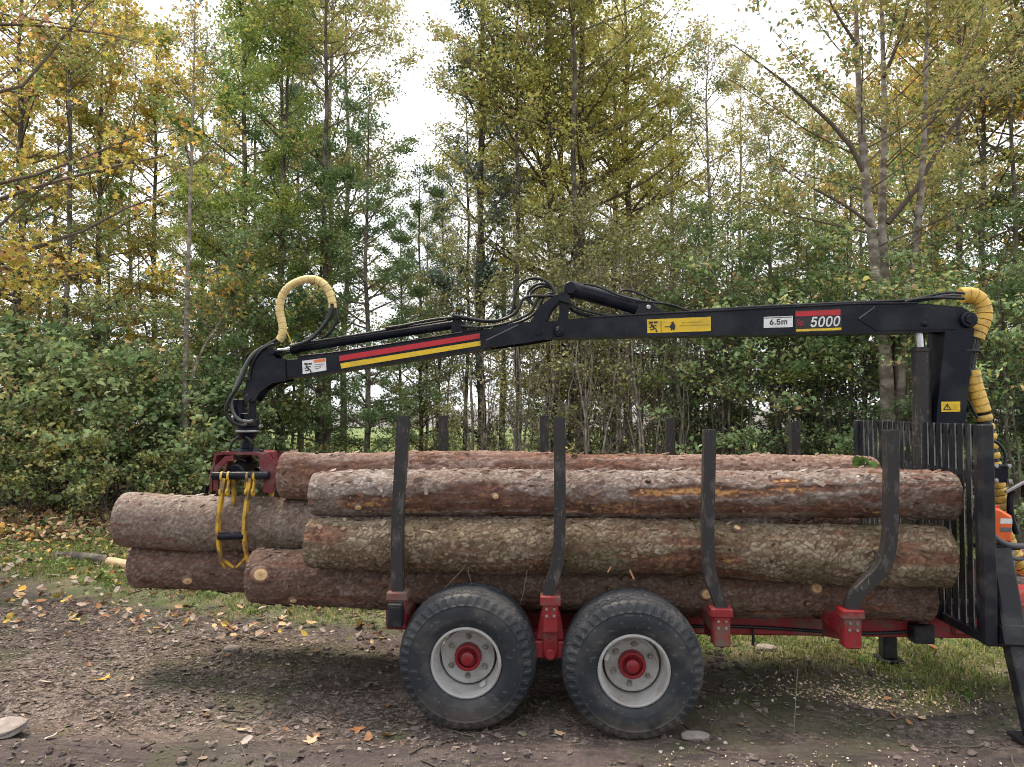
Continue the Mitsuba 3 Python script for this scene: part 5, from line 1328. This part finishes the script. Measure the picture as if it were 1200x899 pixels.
row('broadleaf_bush', [(k, *e) for k, e in zip(['bush2', 'bush', 'bush2', 'bush2', 'bush'] * 4, ((-40, 12.6, 0.95), (15, 13.2, 1.05), (62, 12.4, 0.92), (108, 13.0, 1.08), (140, 12.5, 0.95), (192, 13.2, 1.02), (236, 12.8, 0.82), (128, 11.9, 0.7), (30, 11.9, 0.62), (85, 14.0, 1.15), (170, 14.2, 1.1), (272, 13.6, 0.75), (215, 12.0, 0.55), (60, 13.6, 1.15), (245, 14.4, 0.95)))], 'sage green broad leaved bush', 'bush', 'broad leaved bushes on the left verge')
# the wood goes on past both edges of the picture
row('edge_tree', [(k, *e) for k, e in zip(['rust2', 'green', 'gold2', 'olive2', 'lime'] * 4, ((-170, 14.5), (-250, 16), (-330, 14), (-420, 17), (-220, 20), (-520, 15), (1290, 15), (1350, 18), (1420, 15), (1500, 17), (1590, 15.5), (1700, 16.5), (1330, 21)))], 'tree outside the frame', 'tree', 'trees past the edges of the picture')
row('edge_shrub', [(k, *e) for k, e in zip(['thicket', 'sapling', 'bush2', 'sapling3'] * 5, ((-100, 13), (-160, 12.6), (-230, 13.2), (-310, 12.6), (-400, 13.4), (1270, 12.6), (1310, 13.4), (1360, 12.8), (1420, 13.4), (1480, 12.8), (1560, 13.2), (1650, 13)))], 'leafy shrub outside the frame', 'shrub', 'shrubs past the edges of the picture')
# unseen trees added behind the camera to block low sky and dim front fill
for k in range(8):
    plant('sky_blocker_tree', ('green', 'gold', 'dark')[k % 3], 0, 0, 1.0, 40 * k, f'unseen tree added behind the viewer to block low sky light, {ORD[k]} from the left', 'tree', 'added trees behind the viewer that block low sky light', xy=(-13 + 3.7 * k, -12.5 - 1.2 * (k % 2)))

# the triple stemmed tree at the right and the pale thin tree at the left, with their own trunks and boughs
def px_line(pts, Y):
    return np.array([at(px, py, Y) for px, py in pts])


def own_tree(name, label, base_y, lines, radii, seed, mat, boughs=(), **st):
    key = thing(name, label, 'tree')
    trunks = [(px_line(l, base_y + dy), r) for (l, dy), r in zip(lines, radii)]
    extra = [(px_line(l, base_y + dy) + np.linspace(0, 1, len(l))[:, None] * [0, dz, 0], r) for l, dy, dz, r in boughs]
    tm, wood, (lv, lf, lc2) = grow(seed, trunks=trunks, extra=extra, **st)
    obj('trunk', tm, mat, key, smooth=True)
    obj('branches', wood, 'twig', key, smooth=True)
    obj('crown', (lv, lf), 'leaf', key, color=lc2)
    return key


by = CAM[1] + 12.0
own_tree('cherry_tree', 'triple stemmed tree with grey brown bark rising behind the headboard', by,
         [([(1042, 640), (1040, 560), (1040, 480), (1034, 380), (1022, 280), (1010, 160), (1004, 40), (1000, -160)], 0.0),
          ([(1044, 640), (1043, 560), (1044, 480), (1042, 380), (1034, 280), (1036, 160), (1034, 40), (1040, -180)], 0.25),
          ([(1050, 640), (1052, 560), (1054, 480), (1058, 380), (1072, 290), (1082, 180), (1086, 40), (1092, -140)], 0.1)], [0.145, 0.13, 0.115], 77, 'trunk_pale',
         boughs=[([(1014, 205), (990, 170), (955, 140), (900, 100), (850, 70)], 0, -0.5, 0.045), ([(1030, 275), (985, 245), (930, 222), (890, 196)], 0, -0.6, 0.035), ([(1040, 262), (1075, 215), (1110, 150), (1160, 90), (1215, 40)], 0.2, -0.4, 0.05),
                 ([(1084, 160), (1110, 110), (1150, 40), (1165, -30)], 0.1, 0.3, 0.04), ([(1010, 60), (975, 20), (940, -40)], 0, -0.3, 0.03), ([(1036, 90), (1052, 40), (1062, -40)], 0.2, -0.3, 0.035), ([(1054, 480), (1046, 400), (1052, 350), (1080, 300)], 0.1, -0.3, 0.035)],
         base=0.50, W=2.6, limb_r=0.5, limbs=42, twigs=12, n=11000, size=0.085, pal=OLIVE + GREEN[:1] + [((0.42, 0.28, 0.12), 1.2)], clump=0.45, lift=0.55, spread=0.12, hexa=True, wide=0.24)
own_tree('rowan_tree', 'slender pale grey trunk left of the grapple with a thin crown', CAM[1] + 12.6,
         [([(216, 620), (216, 520), (217, 440), (220, 330), (224, 200), (227, 90), (229, -40)], 0.0), ([(218, 500), (226, 440), (240, 405), (256, 380), (268, 350)], 0.0)], [0.062, 0.032], 78, 'trunk_pale',
         base=0.45, W=1.3, limbs=26, twigs=8, n=1800, size=0.085, pal=RUST + SAGE[:2], clump=0.4, lift=0.6, hexa='maple')
# near maple on the left whose boughs reach into the picture
mb = CAM[1] + 8.6
own_tree('overhanging_maple', 'near maple at the left edge, its dark boughs and golden leaves hanging into the picture', mb,
         [([(-150, 620), (-148, 400), (-140, 200), (-125, 0), (-110, -200)], 0.0)], [0.13], 79, 'trunk_dark',
         boughs=[([(-140, 290), (-60, 300), (20, 290), (90, 265), (140, 235), (190, 215)], 0, 0.3, 0.040), ([(-140, 240), (-40, 215), (40, 185), (110, 145), (170, 122)], 0, 0.8, 0.036), ([(-130, 190), (-30, 205), (50, 190), (90, 178)], 0, -0.3, 0.03),
                 ([(-120, 130), (-20, 110), (14, 95), (36, 62), (60, 20), (90, -30)], 0, 0.4, 0.035), ([(-110, 30), (-30, 20), (60, 17), (150, 30)], 0, 0.5, 0.03), ([(-140, 330), (-50, 310), (30, 245), (70, 215), (130, 200)], 0, -0.2, 0.028)],
         base=0.30, W=3.6, limbs=26, twigs=20, n=6500, size=0.085, pal=RUST[0:] + LIME[:1] + [((0.16, 0.06, 0.045), 1.2)], clump=0.35, lift=0.25, spread=0.13, hexa='maple', flat=0.5)

# ---------------------------------------------------------------- grass, weeds, litter, stones
rng = np.random.default_rng(21)
edge_of = lambda x, y: y - (1.70 - 0.33 * x + 0.18 * np.sin(0.9 * x + 1.0)) + 1.1 * (np_fbm(x, y, 2.3, 3, 31) - 0.5)


def scatter(n, x0, x1, y0, y1, dens):
    x, y = rng.uniform(x0, x1, n), rng.uniform(y0, y1, n)
    k = rng.random(n) < dens(x, y)
    return x[k], y[k]


# grass: blades bent over, in tufts
gd = lambda x, y: np.clip(0.15 + 1.8 * edge_of(x, y), 0.0, 1) * (np.clip((np_fbm(x, y, 2.4, 3, 33) - 0.30) * 5, 0.10, 1)) * np.clip(1.5 - 0.10 * y, 0.15, 1)
x, y = scatter(430000, -8.5, 7.0, 0.5, 9.0, gd)
x2, y2 = scatter(15000, -4.6, 4.6, -0.9, 2.2, lambda x, y: 0.8 * np.clip((np_fbm(x + 5, y, 2.1, 3, 35) - 0.54) * 6, 0, 1))
x3, y3 = scatter(60000, -14, 12, 17, 40, lambda x, y: 0.7 + 0 * x)
x, y = np.r_[x, x2, x3], np.r_[y, y2, y3]
n = len(x)
h = rng.uniform(0.022, 0.068, n) * (1 + 0.5 * (np_fbm(x, y, 1.1, 2, 36) - 0.5)) * np.where(y > 16, 2.2, 1) * np.where(edge_of(x, y) < 0, 0.35, 1)
az = rng.uniform(0, 2 * np.pi, n)
ln = h * rng.uniform(0.2, 1.1, n)
d = np.stack([np.cos(az), np.sin(az)], 1)
wv = np.stack([-np.sin(az), np.cos(az)], 1) * (rng.uniform(0.0022, 0.0048, n) * np.where(y > 16, 3, 1))[:, None]
z0 = terrain(x, y) - 0.004
P0 = np.stack([x, y], 1)
mk = lambda xy, z: np.concatenate([xy, z[:, None]], 1)
V = np.stack([mk(P0 - wv, z0), mk(P0 + wv, z0), mk(P0 + d * ln[:, None] * 0.35 + wv * 0.8, z0 + h * 0.7), mk(P0 + d * ln[:, None] * 0.35 - wv * 0.8, z0 + h * 0.7), mk(P0 + d * ln[:, None], z0 + h * 0.92)], 1)
F = (np.arange(n) * 5)[:, None, None] + np.array([[0, 1, 2], [0, 2, 3], [3, 2, 4]])[None]
gp = np.array([(0.13, 0.18, 0.055), (0.19, 0.24, 0.075), (0.26, 0.30, 0.10), (0.38, 0.34, 0.17), (0.47, 0.39, 0.25)])
C = gp[rng.choice(5, n, p=[0.20, 0.30, 0.25, 0.14, 0.11])] * rng.uniform(0.75, 1.25, (n, 1))
obj('grass', (V.reshape(-1, 3), F.reshape(-1, 3)), 'grass', smooth=False, kind='stuff', label='short yellowish green grass on the verge and in the track', cat='grass', color=np.repeat(C, 5, 0))

# low weeds: rosettes of round leaves in the grass
x, y = scatter(12000, -8, 7, 0.6, 8.5, lambda x, y: 0.8 * np.clip(edge_of(x, y) * 2, 0, 1) * np.clip((np_fbm(x, y, 2.0, 3, 37) - 0.45) * 6, 0, 1))
k = rng.integers(4, 9, len(x))
c = np.stack([np.repeat(x, k), np.repeat(y, k)], 1) + rng.normal(0, 0.035, (k.sum(), 2))
c = np.concatenate([c, (terrain(c[:, 0], c[:, 1]) + rng.uniform(0.015, 0.06, len(c)))[:, None]], 1)
v, f, col = leaves_at(rng, c, 0.040, [((0.12, 0.20, 0.06), 3), ((0.19, 0.28, 0.085), 3), ((0.28, 0.36, 0.12), 2)], 0.35, True, 0.42)
obj('weeds', (v, f), 'grass', kind='stuff', label='low round leaved weeds growing in the grass', cat='weeds', color=col)


def flakes(x, y, size, pal, wts, lift=0.006, tilt=0.35, wide=(0.35, 0.8), curl=0.16):
    """Fallen leaves, bits of bark and chips: small curled five sided flakes lying on the ground."""
    n = len(x)
    L = size[:, None] if np.ndim(size) else np.full((n, 1), size)
    az = rng.uniform(0, 2 * np.pi, n)
    a = np.stack([np.cos(az), np.sin(az), rng.normal(0, tilt, n)], 1)
    a /= np.linalg.norm(a, axis=1, keepdims=True)
    up = np.stack([rng.normal(0, tilt, n), rng.normal(0, tilt, n), np.ones(n)], 1)
    b = np.cross(up, a)
    b /= np.linalg.norm(b, axis=1, keepdims=True)
    nn = np.cross(a, b)
    W = L * rng.uniform(*wide, (n, 1)) * 0.5
    cu = lambda s: L * np.abs(rng.normal(0, curl, (n, 1))) * s
    c = np.stack([x, y, terrain(x, y) + lift + 0.12 * L[:, 0] * np.abs(rng.normal(0, 1, n)) * tilt], 1)
    r = lambda: rng.uniform(0.7, 1.15, (n, 1))
    V = np.stack([c - a * L * 0.5 + nn * cu(0.6), c - a * L * 0.12 * r() + b * W * r() + nn * cu(0.5), c + a * L * 0.32 * r() + b * W * 0.75 * r() + nn * cu(0.6), c + a * L * 0.5 + nn * cu(0.7),
                  c + a * L * 0.25 * r() - b * W * 0.8 * r() + nn * cu(0.6), c - a * L * 0.15 * r() - b * W * r() + nn * cu(0.5), c + 0 * a], 1)
    tri = np.array([[6, 0, 5], [6, 1, 0], [6, 2, 1], [6, 3, 2], [6, 4, 3], [6, 5, 4]])
    F = (np.arange(n) * 7)[:, None, None] + tri[None]
    C = np.asarray(pal)[rng.choice(len(pal), n, p=np.asarray(wts) / np.sum(wts))] * rng.uniform(0.65, 1.25, (n, 1))
    return V.reshape(-1, 3), F.reshape(-1, 3), np.clip(np.repeat(C, 7, 0), 0, 1)


LIT = [(0.20, 0.125, 0.085), (0.36, 0.28, 0.225), (0.46, 0.385, 0.33), (0.52, 0.36, 0.20), (0.085, 0.062, 0.055), (0.56, 0.40, 0.08), (0.33, 0.155, 0.075), (0.20, 0.20, 0.10)]
# leaf litter on the track: dense on the left and in the middle, thinner in the wheel ruts
mat_ = lambda x, y: np.clip((np_fbm(x, y, 0.9, 3, 41) - 0.36 + 0.10 * (x < 0.2)) * 4, 0, 1)
ld = lambda x, y: np.clip(0.07 + mat_(x, y) * 0.93, 0, 1) * np.clip(1.2 - 0.26 * (x + 3.5), 0.20, 1) * (1 - 0.85 * np.exp(-((y - (1.55 - 0.33 * x)) / 0.42) ** 2)) * np.where(y < -0.12 + 0.12 * np.sin(2.3 * x), 0.16, 1)
x, y = scatter(66000, -5.2, 5.2, -0.95, 2.9, ld)
size = rng.uniform(0.009, 0.032, len(x)) * (1 + 1.1 * (rng.random(len(x)) < 0.12))
v, f, col = flakes(x, y, size, [(0.15, 0.115, 0.098), (0.19, 0.153, 0.136), (0.28, 0.236, 0.212), (0.23, 0.17, 0.13), (0.09, 0.071, 0.064), (0.18, 0.12, 0.09), (0.15, 0.15, 0.095)], [4, 5, 4.0, 1.4, 3.4, 1.2, 0.9], tilt=0.08, lift=0.003)
obj('leaf_litter', (v, f), 'litter', kind='stuff', label='brown and grey bits of dead leaves and bark strewn over the muddy track', cat='leaf litter', color=col)
x, y = scatter(42000, -9.5, 8, 1.7, 9.5, lambda x, y: np.clip((np_fbm(x, y, 0.9, 3, 43) - 0.33) * 3, 0.1, 1) * np.where(x < -1.4, 0.75, 0.30) * (0.45 + 0.55 * (y > 4.0)))
size = rng.uniform(0.03, 0.11, len(x))
v, f, col = flakes(x, y, size, LIT, [3.4, 3.6, 2.8, 2.6, 1.4, 0.9, 2.0, 0.8], lift=0.03, tilt=0.5)
obj('leaf_litter', (v, f), 'litter', kind='stuff', label='tan and orange fallen leaves lying in the grass verge', cat='leaf litter', color=col)
x, y = scatter(26000, -13, 12, 7.2, 18, lambda x, y: 0.8 + 0 * x)
v, f, col = flakes(x, y, rng.uniform(0.06, 0.13, len(x)), LIT, [3, 3, 2, 3, 1, 1, 2.4, 0.8], lift=0.03, tilt=0.5)
obj('leaf_litter', (v, f), 'litter', kind='stuff', label='layer of dead leaves on the forest floor', cat='leaf litter', color=col)


# clods, pebbles and chips
def lumps(x, y, r, squash, pal, seed):
    base = trimesh.creation.icosphere(subdivisions=1)
    bv, bf = np.array(base.vertices), np.array(base.faces)
    n = len(x)
    rg = np.random.default_rng(seed)
    R = r[:, None, None] * (1 + 0.22 * rg.normal(0, 1, (n, len(bv), 1))) * rg.uniform(0.7, 1.3, (n, 1, 3)) * [1, 1, squash]
    V = bv[None] * R + np.stack([x, y, terrain(x, y) + r * 0.15], 1)[:, None]
    F = (np.arange(n) * len(bv))[:, None, None] + bf[None]
    C = np.asarray(pal)[rg.integers(0, len(pal), n)] * rg.uniform(0.8, 1.2, (n, 1))
    return V.reshape(-1, 3), F.reshape(-1, 3), np.repeat(C, len(bv), 0)


x, y = scatter(5200, -4.8, 4.8, -0.95, 2.6, lambda x, y: np.clip((np_fbm(x, y, 1.6, 3, 45) - 0.35) * 3, 0.1, 1))
v, f, col = lumps(x, y, rng.uniform(0.006, 0.026, len(x)) ** 1.0, 0.6, [(0.075, 0.06, 0.056), (0.11, 0.09, 0.082), (0.15, 0.125, 0.115)], 3)
obj('mud_clods', (v, f), 'litter', smooth=False, kind='stuff', label='small crumbs and clods of dark mud on the track', cat='mud', color=col)
x, y = scatter(1300, -4.8, 4.8, -0.95, 2.4, lambda x, y: np.clip((np_fbm(x, y, 1.3, 3, 47) - 0.38) * 4, 0.05, 1))
v, f, col = lumps(x, y, rng.uniform(0.004, 0.013, len(x)), 0.6, [(0.34, 0.30, 0.28), (0.44, 0.40, 0.37), (0.28, 0.24, 0.22)], 4)
obj('gravel', (v, f), 'litter', smooth=True, kind='stuff', label='pale grit and small pebbles lying in the mud', cat='gravel', color=col)
x, y = rng.normal(1.55, 0.42, 1700), rng.normal(-0.62, 0.16, 1700)
x, y = np.r_[x, rng.uniform(0.6, 3.2, 500)], np.r_[y, rng.uniform(-0.85, -0.2, 500)]
v, f, col = flakes(x, y, rng.uniform(0.006, 0.020, len(x)), [(0.62, 0.50, 0.38), (0.70, 0.60, 0.48), (0.50, 0.37, 0.26)], [3, 3, 2], tilt=0.4)
obj('wood_chips', (v, f), 'litter', kind='stuff', label='pale sawdust and wood chips spilled in front of the right wheel', cat='wood chips', color=col)
x, y = rng.normal(2.2, 0.40, 1200), rng.normal(0.95, 0.14, 1200)
v, f, col = flakes(x, y, rng.uniform(0.008, 0.03, len(x)), [(0.62, 0.50, 0.38), (0.66, 0.57, 0.46), (0.48, 0.37, 0.28)], [3, 3, 2], tilt=0.4)
obj('wood_chips', (v, f), 'litter', kind='stuff', label='pale patch of sawdust on the mud below the front stake', cat='wood chips', color=col)
# twigs lying about
n = 260
x, y, az, L = rng.uniform(-5, 5, n), rng.uniform(-0.9, 5.5, n), rng.uniform(0, np.pi, n), rng.uniform(0.08, 0.35, n)
s = np.linspace(-0.5, 0.5, 4)
P = np.stack([x[:, None] + np.cos(az)[:, None] * L[:, None] * s, y[:, None] + np.sin(az)[:, None] * L[:, None] * s, np.zeros((n, 4))], -1)
P[:, :, :2] += rng.normal(0, 0.008, (n, 4, 2))
P[:, :, 2] = terrain(P[:, :, 0], P[:, :, 1]) + 0.008
obj('twig_litter', tubes(P, np.broadcast_to(rng.uniform(0.0025, 0.006, (n, 1)), (n, 4)), 4), 'twig', smooth=True, kind='stuff', label='thin dead twigs scattered over the track and verge', cat='twigs')
# dead bracken and dry stalks before the bushes on the left
n = 900
x, y = rng.uniform(-9.5, -3.0, n), rng.uniform(6.0, 8.6, n)
az, L = rng.uniform(0, 2 * np.pi, n), rng.uniform(0.15, 0.6, n)
s = np.linspace(0, 1, 5)
dip = rng.uniform(0.1, 1.0, n)
P = np.stack([x[:, None] + np.cos(az)[:, None] * L[:, None] * s, y[:, None] + np.sin(az)[:, None] * L[:, None] * s, terrain(x, y)[:, None] + L[:, None] * dip[:, None] * (s - 0.6 * s ** 2)], -1)
st = tubes(P, 0.004 * (1 - 0.5 * s)[None] * np.ones((n, 1)), 3)
k = rng.integers(0, n, 9000)
u = rng.integers(1, 5, 9000)
c = P[k, u] + rng.normal(0, 0.07, (9000, 3)) * [1, 1, 0.6]
c[:, 2] = np.maximum(c[:, 2], terrain(c[:, 0], c[:, 1]) + 0.01)
v, f, col = leaves_at(rng, c, 0.085, [((0.20, 0.12, 0.07), 3), ((0.38, 0.27, 0.16), 3), ((0.50, 0.38, 0.24), 2), ((0.50, 0.28, 0.08), 1.6), ((0.17, 0.23, 0.09), 2.5)], 0.7, True, 0.34)
sv, sf = st
obj('dry_undergrowth', joined([(v, f), (sv, sf)]), 'litter', kind='stuff', label='withered brown bracken and dry leaves at the foot of the bushes', cat='undergrowth',
    color=np.vstack([col, np.tile([[0.30, 0.22, 0.14]], (len(sv), 1))]))


# single fallen leaves that can be pointed at
def fallen_leaf(kind, seed):
    rg = np.random.default_rng(seed)
    if kind == 'maple':
        tips = np.array([-2.2, -1.15, 0, 1.15, 2.2])
        lens = np.array([0.62, 0.9, 1.0, 0.9, 0.62])
        pts = []
        for q in range(5):
            t, l = tips[q] + rg.normal(0, 0.05), lens[q] * rg.uniform(0.9, 1.08)
            pts += [(t - 0.26, l * 0.72), (t, l), (t + 0.26, l * 0.72)]
            if q < 4:
                pts.append(((tips[q] + tips[q + 1]) / 2, 0.42))
        pts = [(-2.75, 0.30)] + pts + [(2.75, 0.30)]
        ring = np.array([(r * math.cos(t), r * math.sin(t)) for t, r in pts]) * 0.5
    else:
        t = np.linspace(0, 2 * np.pi, 17)[:-1]
        ring = np.stack([0.5 * np.cos(t), 0.25 * np.sin(t) * np.abs(np.sin(t)) ** 0.35 * (1 + 0.25 * np.cos(t)) * rg.uniform(0.85, 1.1, 16)], 1)
    n = len(ring)
    V = np.vstack([[0, 0], ring * 0.5, ring])
    w1, w2, ph = rg.uniform(0.05, 0.16), rg.uniform(0.02, 0.10), rg.uniform(0, 6)
    r2 = (V ** 2).sum(1)
    z = w1 * r2 * 2.4 + w2 * np.sin(7 * V[:, 0] + ph) * np.sqrt(r2) * 1.5 + 0.16 * np.abs(V[:, 1])
    V = np.column_stack([V, z])
    i = np.arange(n)
    j = (i + 1) % n
    F = np.vstack([np.stack([0 * i, 1 + i, 1 + j], 1), np.stack([1 + i, 1 + n + i, 1 + n + j], 1), np.stack([1 + i, 1 + n + j, 1 + j], 1)])
    return trimesh.Trimesh(V, F, process=False)


LEAF = {(k, c, s): mikit.ply(fallen_leaf(k, 10 * s + len(c)), 'm_fallen_' + c, smooth=True) for k in ('maple', 'oval') for c in ('yellow', 'tan', 'brown', 'grey', 'orange') for s in (0, 1)}


def ground_hit(px, py):
    Y = 0.0
    for _ in range(12):
        d = at(px, py, 1.0) - CAM
        p = CAM + d * (CAM[2] - 0.0) / -d[2]
    return p


def drop(px, py, wpx, kind, colour, label, group=None, tilt=12):
    p = ground_hit(px, py)
    size = wpx / PX * ((p - CAM) @ FWD)
    key = fresh('fallen_leaf')
    z = float(terrain(p[0], p[1])) + 0.012
    scene[key] = {**LEAF[(kind, colour, int(rng.integers(0, 2)))], 'to_world': T().translate([float(p[0]), float(p[1]), z]) @ T().rotate([1, 0, 0], float(rng.normal(0, tilt))) @ T().rotate([0, 1, 0], float(rng.normal(0, tilt))) @ T().rotate([0, 0, 1], float(rng.uniform(0, 360))) @ T().scale([size, size, size])}
    tag(key, label, 'leaf', group)


drop(208, 718, 22, 'maple', 'yellow', 'bright yellow maple leaf at the border of grass and mud below the lowest log')
drop(122, 796, 26, 'maple', 'yellow', 'curled ochre leaf on the pale litter at the left')
drop(135, 679, 16, 'maple', 'yellow', 'yellow leaf in the grass beside the broken branch end')
drop(365, 866, 26, 'maple', 'tan', 'tan maple leaf lying alone on the dark mud at the bottom')
drop(420, 852, 26, 'maple', 'orange', 'orange brown maple leaf left of the rear wheel')
drop(432, 866, 20, 'oval', 'brown', 'brown leaf just below the orange brown maple leaf')
drop(452, 862, 20, 'maple', 'brown', 'brown curled leaf nearest to the rear wheel on its left')
drop(288, 872, 18, 'oval', 'grey', 'greyish leaf left of the tan maple leaf on the mud')
drop(455, 822, 15, 'maple', 'orange', 'small orange leaf beside the tread of the rear wheel')
drop(655, 862, 20, 'maple', 'tan', 'pale tan leaf on the mud between the two wheels')
drop(275, 735, 16, 'maple', 'orange', 'orange leaf at the edge of the grass right of the yellow maple leaf')
drop(225, 810, 20, 'oval', 'tan', 'tan leaf right of the curled ochre leaf')
drop(250, 808, 14, 'oval', 'yellow', 'small yellowish leaf beside the tan leaf on the litter')
drop(60, 868, 16, 'oval', 'grey', 'pale grey leaf on the dark mud near the bottom left stone')
drop(285, 854, 16, 'oval', 'tan', 'light tan leaf above the greyish leaf on the mud')
drop(1080, 838, 14, 'oval', 'tan', 'pale leaf on the ground left of the outrigger foot')
group = 'brown and tan leaves scattered on the track'
for k in range(70):
    px, py = rng.uniform(5, 1150), rng.uniform(700, 890)
    if 440 < px < 850 and py > 740 or (px > 560 and py < 760):
        continue
    drop(px, py, rng.uniform(8, 15), ('maple', 'oval')[k % 2], ('tan', 'brown', 'grey', 'brown', 'grey')[k % 5], 'small curled dead leaf lying among the litter of the track', group, 18)
group = 'fallen leaves on the grass verge'
for k in range(60):
    drop(rng.uniform(5, 290), rng.uniform(612, 700), rng.uniform(9, 15), ('maple', 'oval')[k % 2], ('tan', 'brown', 'tan', 'grey', 'brown', 'yellow')[k % 6], 'fallen maple leaf lying in the grass left of the logs', group, 25)


# stones, the broken branch, sprigs
def stone(px, py, wpx, hpx, deep, label, seed):
    p = ground_hit(px, py)
    k = ((p - CAM) @ FWD) / PX
    m = trimesh.creation.icosphere(subdivisions=3)
    v = m.vertices
    v = np.sign(v) * np.abs(v) ** 0.72
    nz = meshkit.fbm(v * 1.7 + seed, 4, seed) - 0.5
    v = v * (1 + 0.5 * nz[:, None]) * [wpx * k / 2, deep, hpx * k / 2]
    m.vertices = v + [p[0], p[1] + deep, float(terrain(p[0], p[1])) + hpx * k * 0.22]
    obj('stone', m, 'stone', smooth=40, label=label, cat='stone')


stone(-15, 878, 44, 14, 0.13, 'large pale stone cut by the left edge near the bottom', 3)
stone(817, 870, 32, 8, 0.05, 'flat grey stone at the foot of the front wheel', 5)
stone(270, 764, 20, 7, 0.04, 'small flat stone on the litter left of the trailer', 7)
stone(900, 765, 24, 8, 0.05, 'pale stone in the mud behind the wheels', 9)
p0, p1 = ground_hit(88, 657), ground_hit(158, 668)
bt = thing('broken_branch', 'broken branch on the grass with a pale splintered end behind the lower log', 'branch')
u = (p1 - p0) / np.linalg.norm(p1 - p0)
h0 = np.array([0, 0, 0.055])
obj('bark', tube([p0 - u * 0.5 + h0 * 0.5, p0 + h0, (p0 + p1) / 2 + h0 * 1.1, p0 * 0.42 + p1 * 0.58 + h0], [0.03, 0.055, 0.062, 0.062], 14, n=20), 'trunk_dark', bt, smooth=True)
tip = tube([p0 * 0.44 + p1 * 0.56 + h0, p1 + h0 * 0.8, p1 + u * 0.35 + h0 * 0.7], [0.058, 0.055, 0.03], 14, n=16)
obj('bare_end', tip, 'cut_wood', bt, smooth=True, color=np.random.default_rng(1).uniform(0.85, 1.1, (len(tip.vertices), 1)) * [[0.62, 0.44, 0.27]])


def sprig(label, px, py, Y, n, spread, size, pal, seed, name='leaf_sprig'):
    rg = np.random.default_rng(seed)
    c = at(px, py, Y) + rg.normal(0, spread, (n, 3)) * [1, 0.6, 0.5]
    v, f, col = leaves_at(rg, c, size, pal, 0.7, True, 0.4)
    k = thing(name, label, 'sprig')
    obj('leaves', (v, f), 'leaf', k, color=col)
    a_ = at(px, py, Y) + [0, 0, -0.02]
    obj('stem', tubes(np.stack([np.linspace(a_, q, 4) for q in c]), np.full((n, 4), 0.0025), 3), 'twig', k, smooth=True)


sprig('green sprig of leaves lying on top of the foremost top log near the front stake', 1013, 541, 0.66, 9, 0.035, 0.055, [((0.13, 0.22, 0.06), 1)], 5)
sprig('yellow green sprig on the back log beside the second near stake', 664, 529, 1.0, 8, 0.04, 0.05, [((0.45, 0.45, 0.10), 1)], 6)
sprig('yellowing sprig on the back log near the far front stake', 978, 535, 0.97, 6, 0.03, 0.05, [((0.40, 0.42, 0.10), 1)], 7)
for pts, text in (([(545, 663), (538, 672), (528, 682), (516, 695), (500, 700)], 'long dry grass stalk hanging from the middle log over the rear wheel'), ([(551, 664), (550, 675), (552, 684), (549, 686)], 'short dry grass stalk hanging straight down above the rear wheel'), ([(618, 668), (616, 680), (612, 700), (609, 708)], 'dry grass stalk hanging above the gap between the wheels'),
                  ([(377, 575), (378, 584), (374, 588)], 'pale broken stalk on the left end of the foremost top log'), ([(411, 672), (409, 677), (408, 682)], 'pale curled shaving hanging below the left end of the middle log'), ([(935, 784), (933, 810), (931, 850), (930, 865)], 'single dry grass stalk standing up from the mud right of the front wheel')):
    Y = 0.17 if pts[0][1] < 700 else -0.25
    obj('dry_stalk', tube([at(px, py, Y + 0.02 * q) for q, (px, py) in enumerate(pts)], 0.0018, 5, n=16), 'twig_pale', smooth=True, label=text, cat='stalk')
# torn strips of bark on the logs
for (px, py, dx, dy, w, Y), text in (((705, 575, -12, 6, 0.008, 0.315), 'torn pale strip of bark on the foremost top log'), ((738, 668, 5, 11, 0.012, 0.19), 'pale splinter hanging from the underside of the middle log'), ((716, 664, -4, 7, 0.008, 0.19), 'short torn splinter left of the hanging one under the middle log'), ((1018, 552, 22, 5, 0.014, 0.40), 'dark lifted flake of bark on the foremost top log left of the front stake')):
    a_, b_ = at(px, py, Y), at(px + dx, py + dy, Y - 0.02)
    obj('bark_strip', oriented_box(a_, b_, w, 0.004, 0.001, up=(0, -1, 0.3)), 'fallen_brown', label=text, cat='bark')
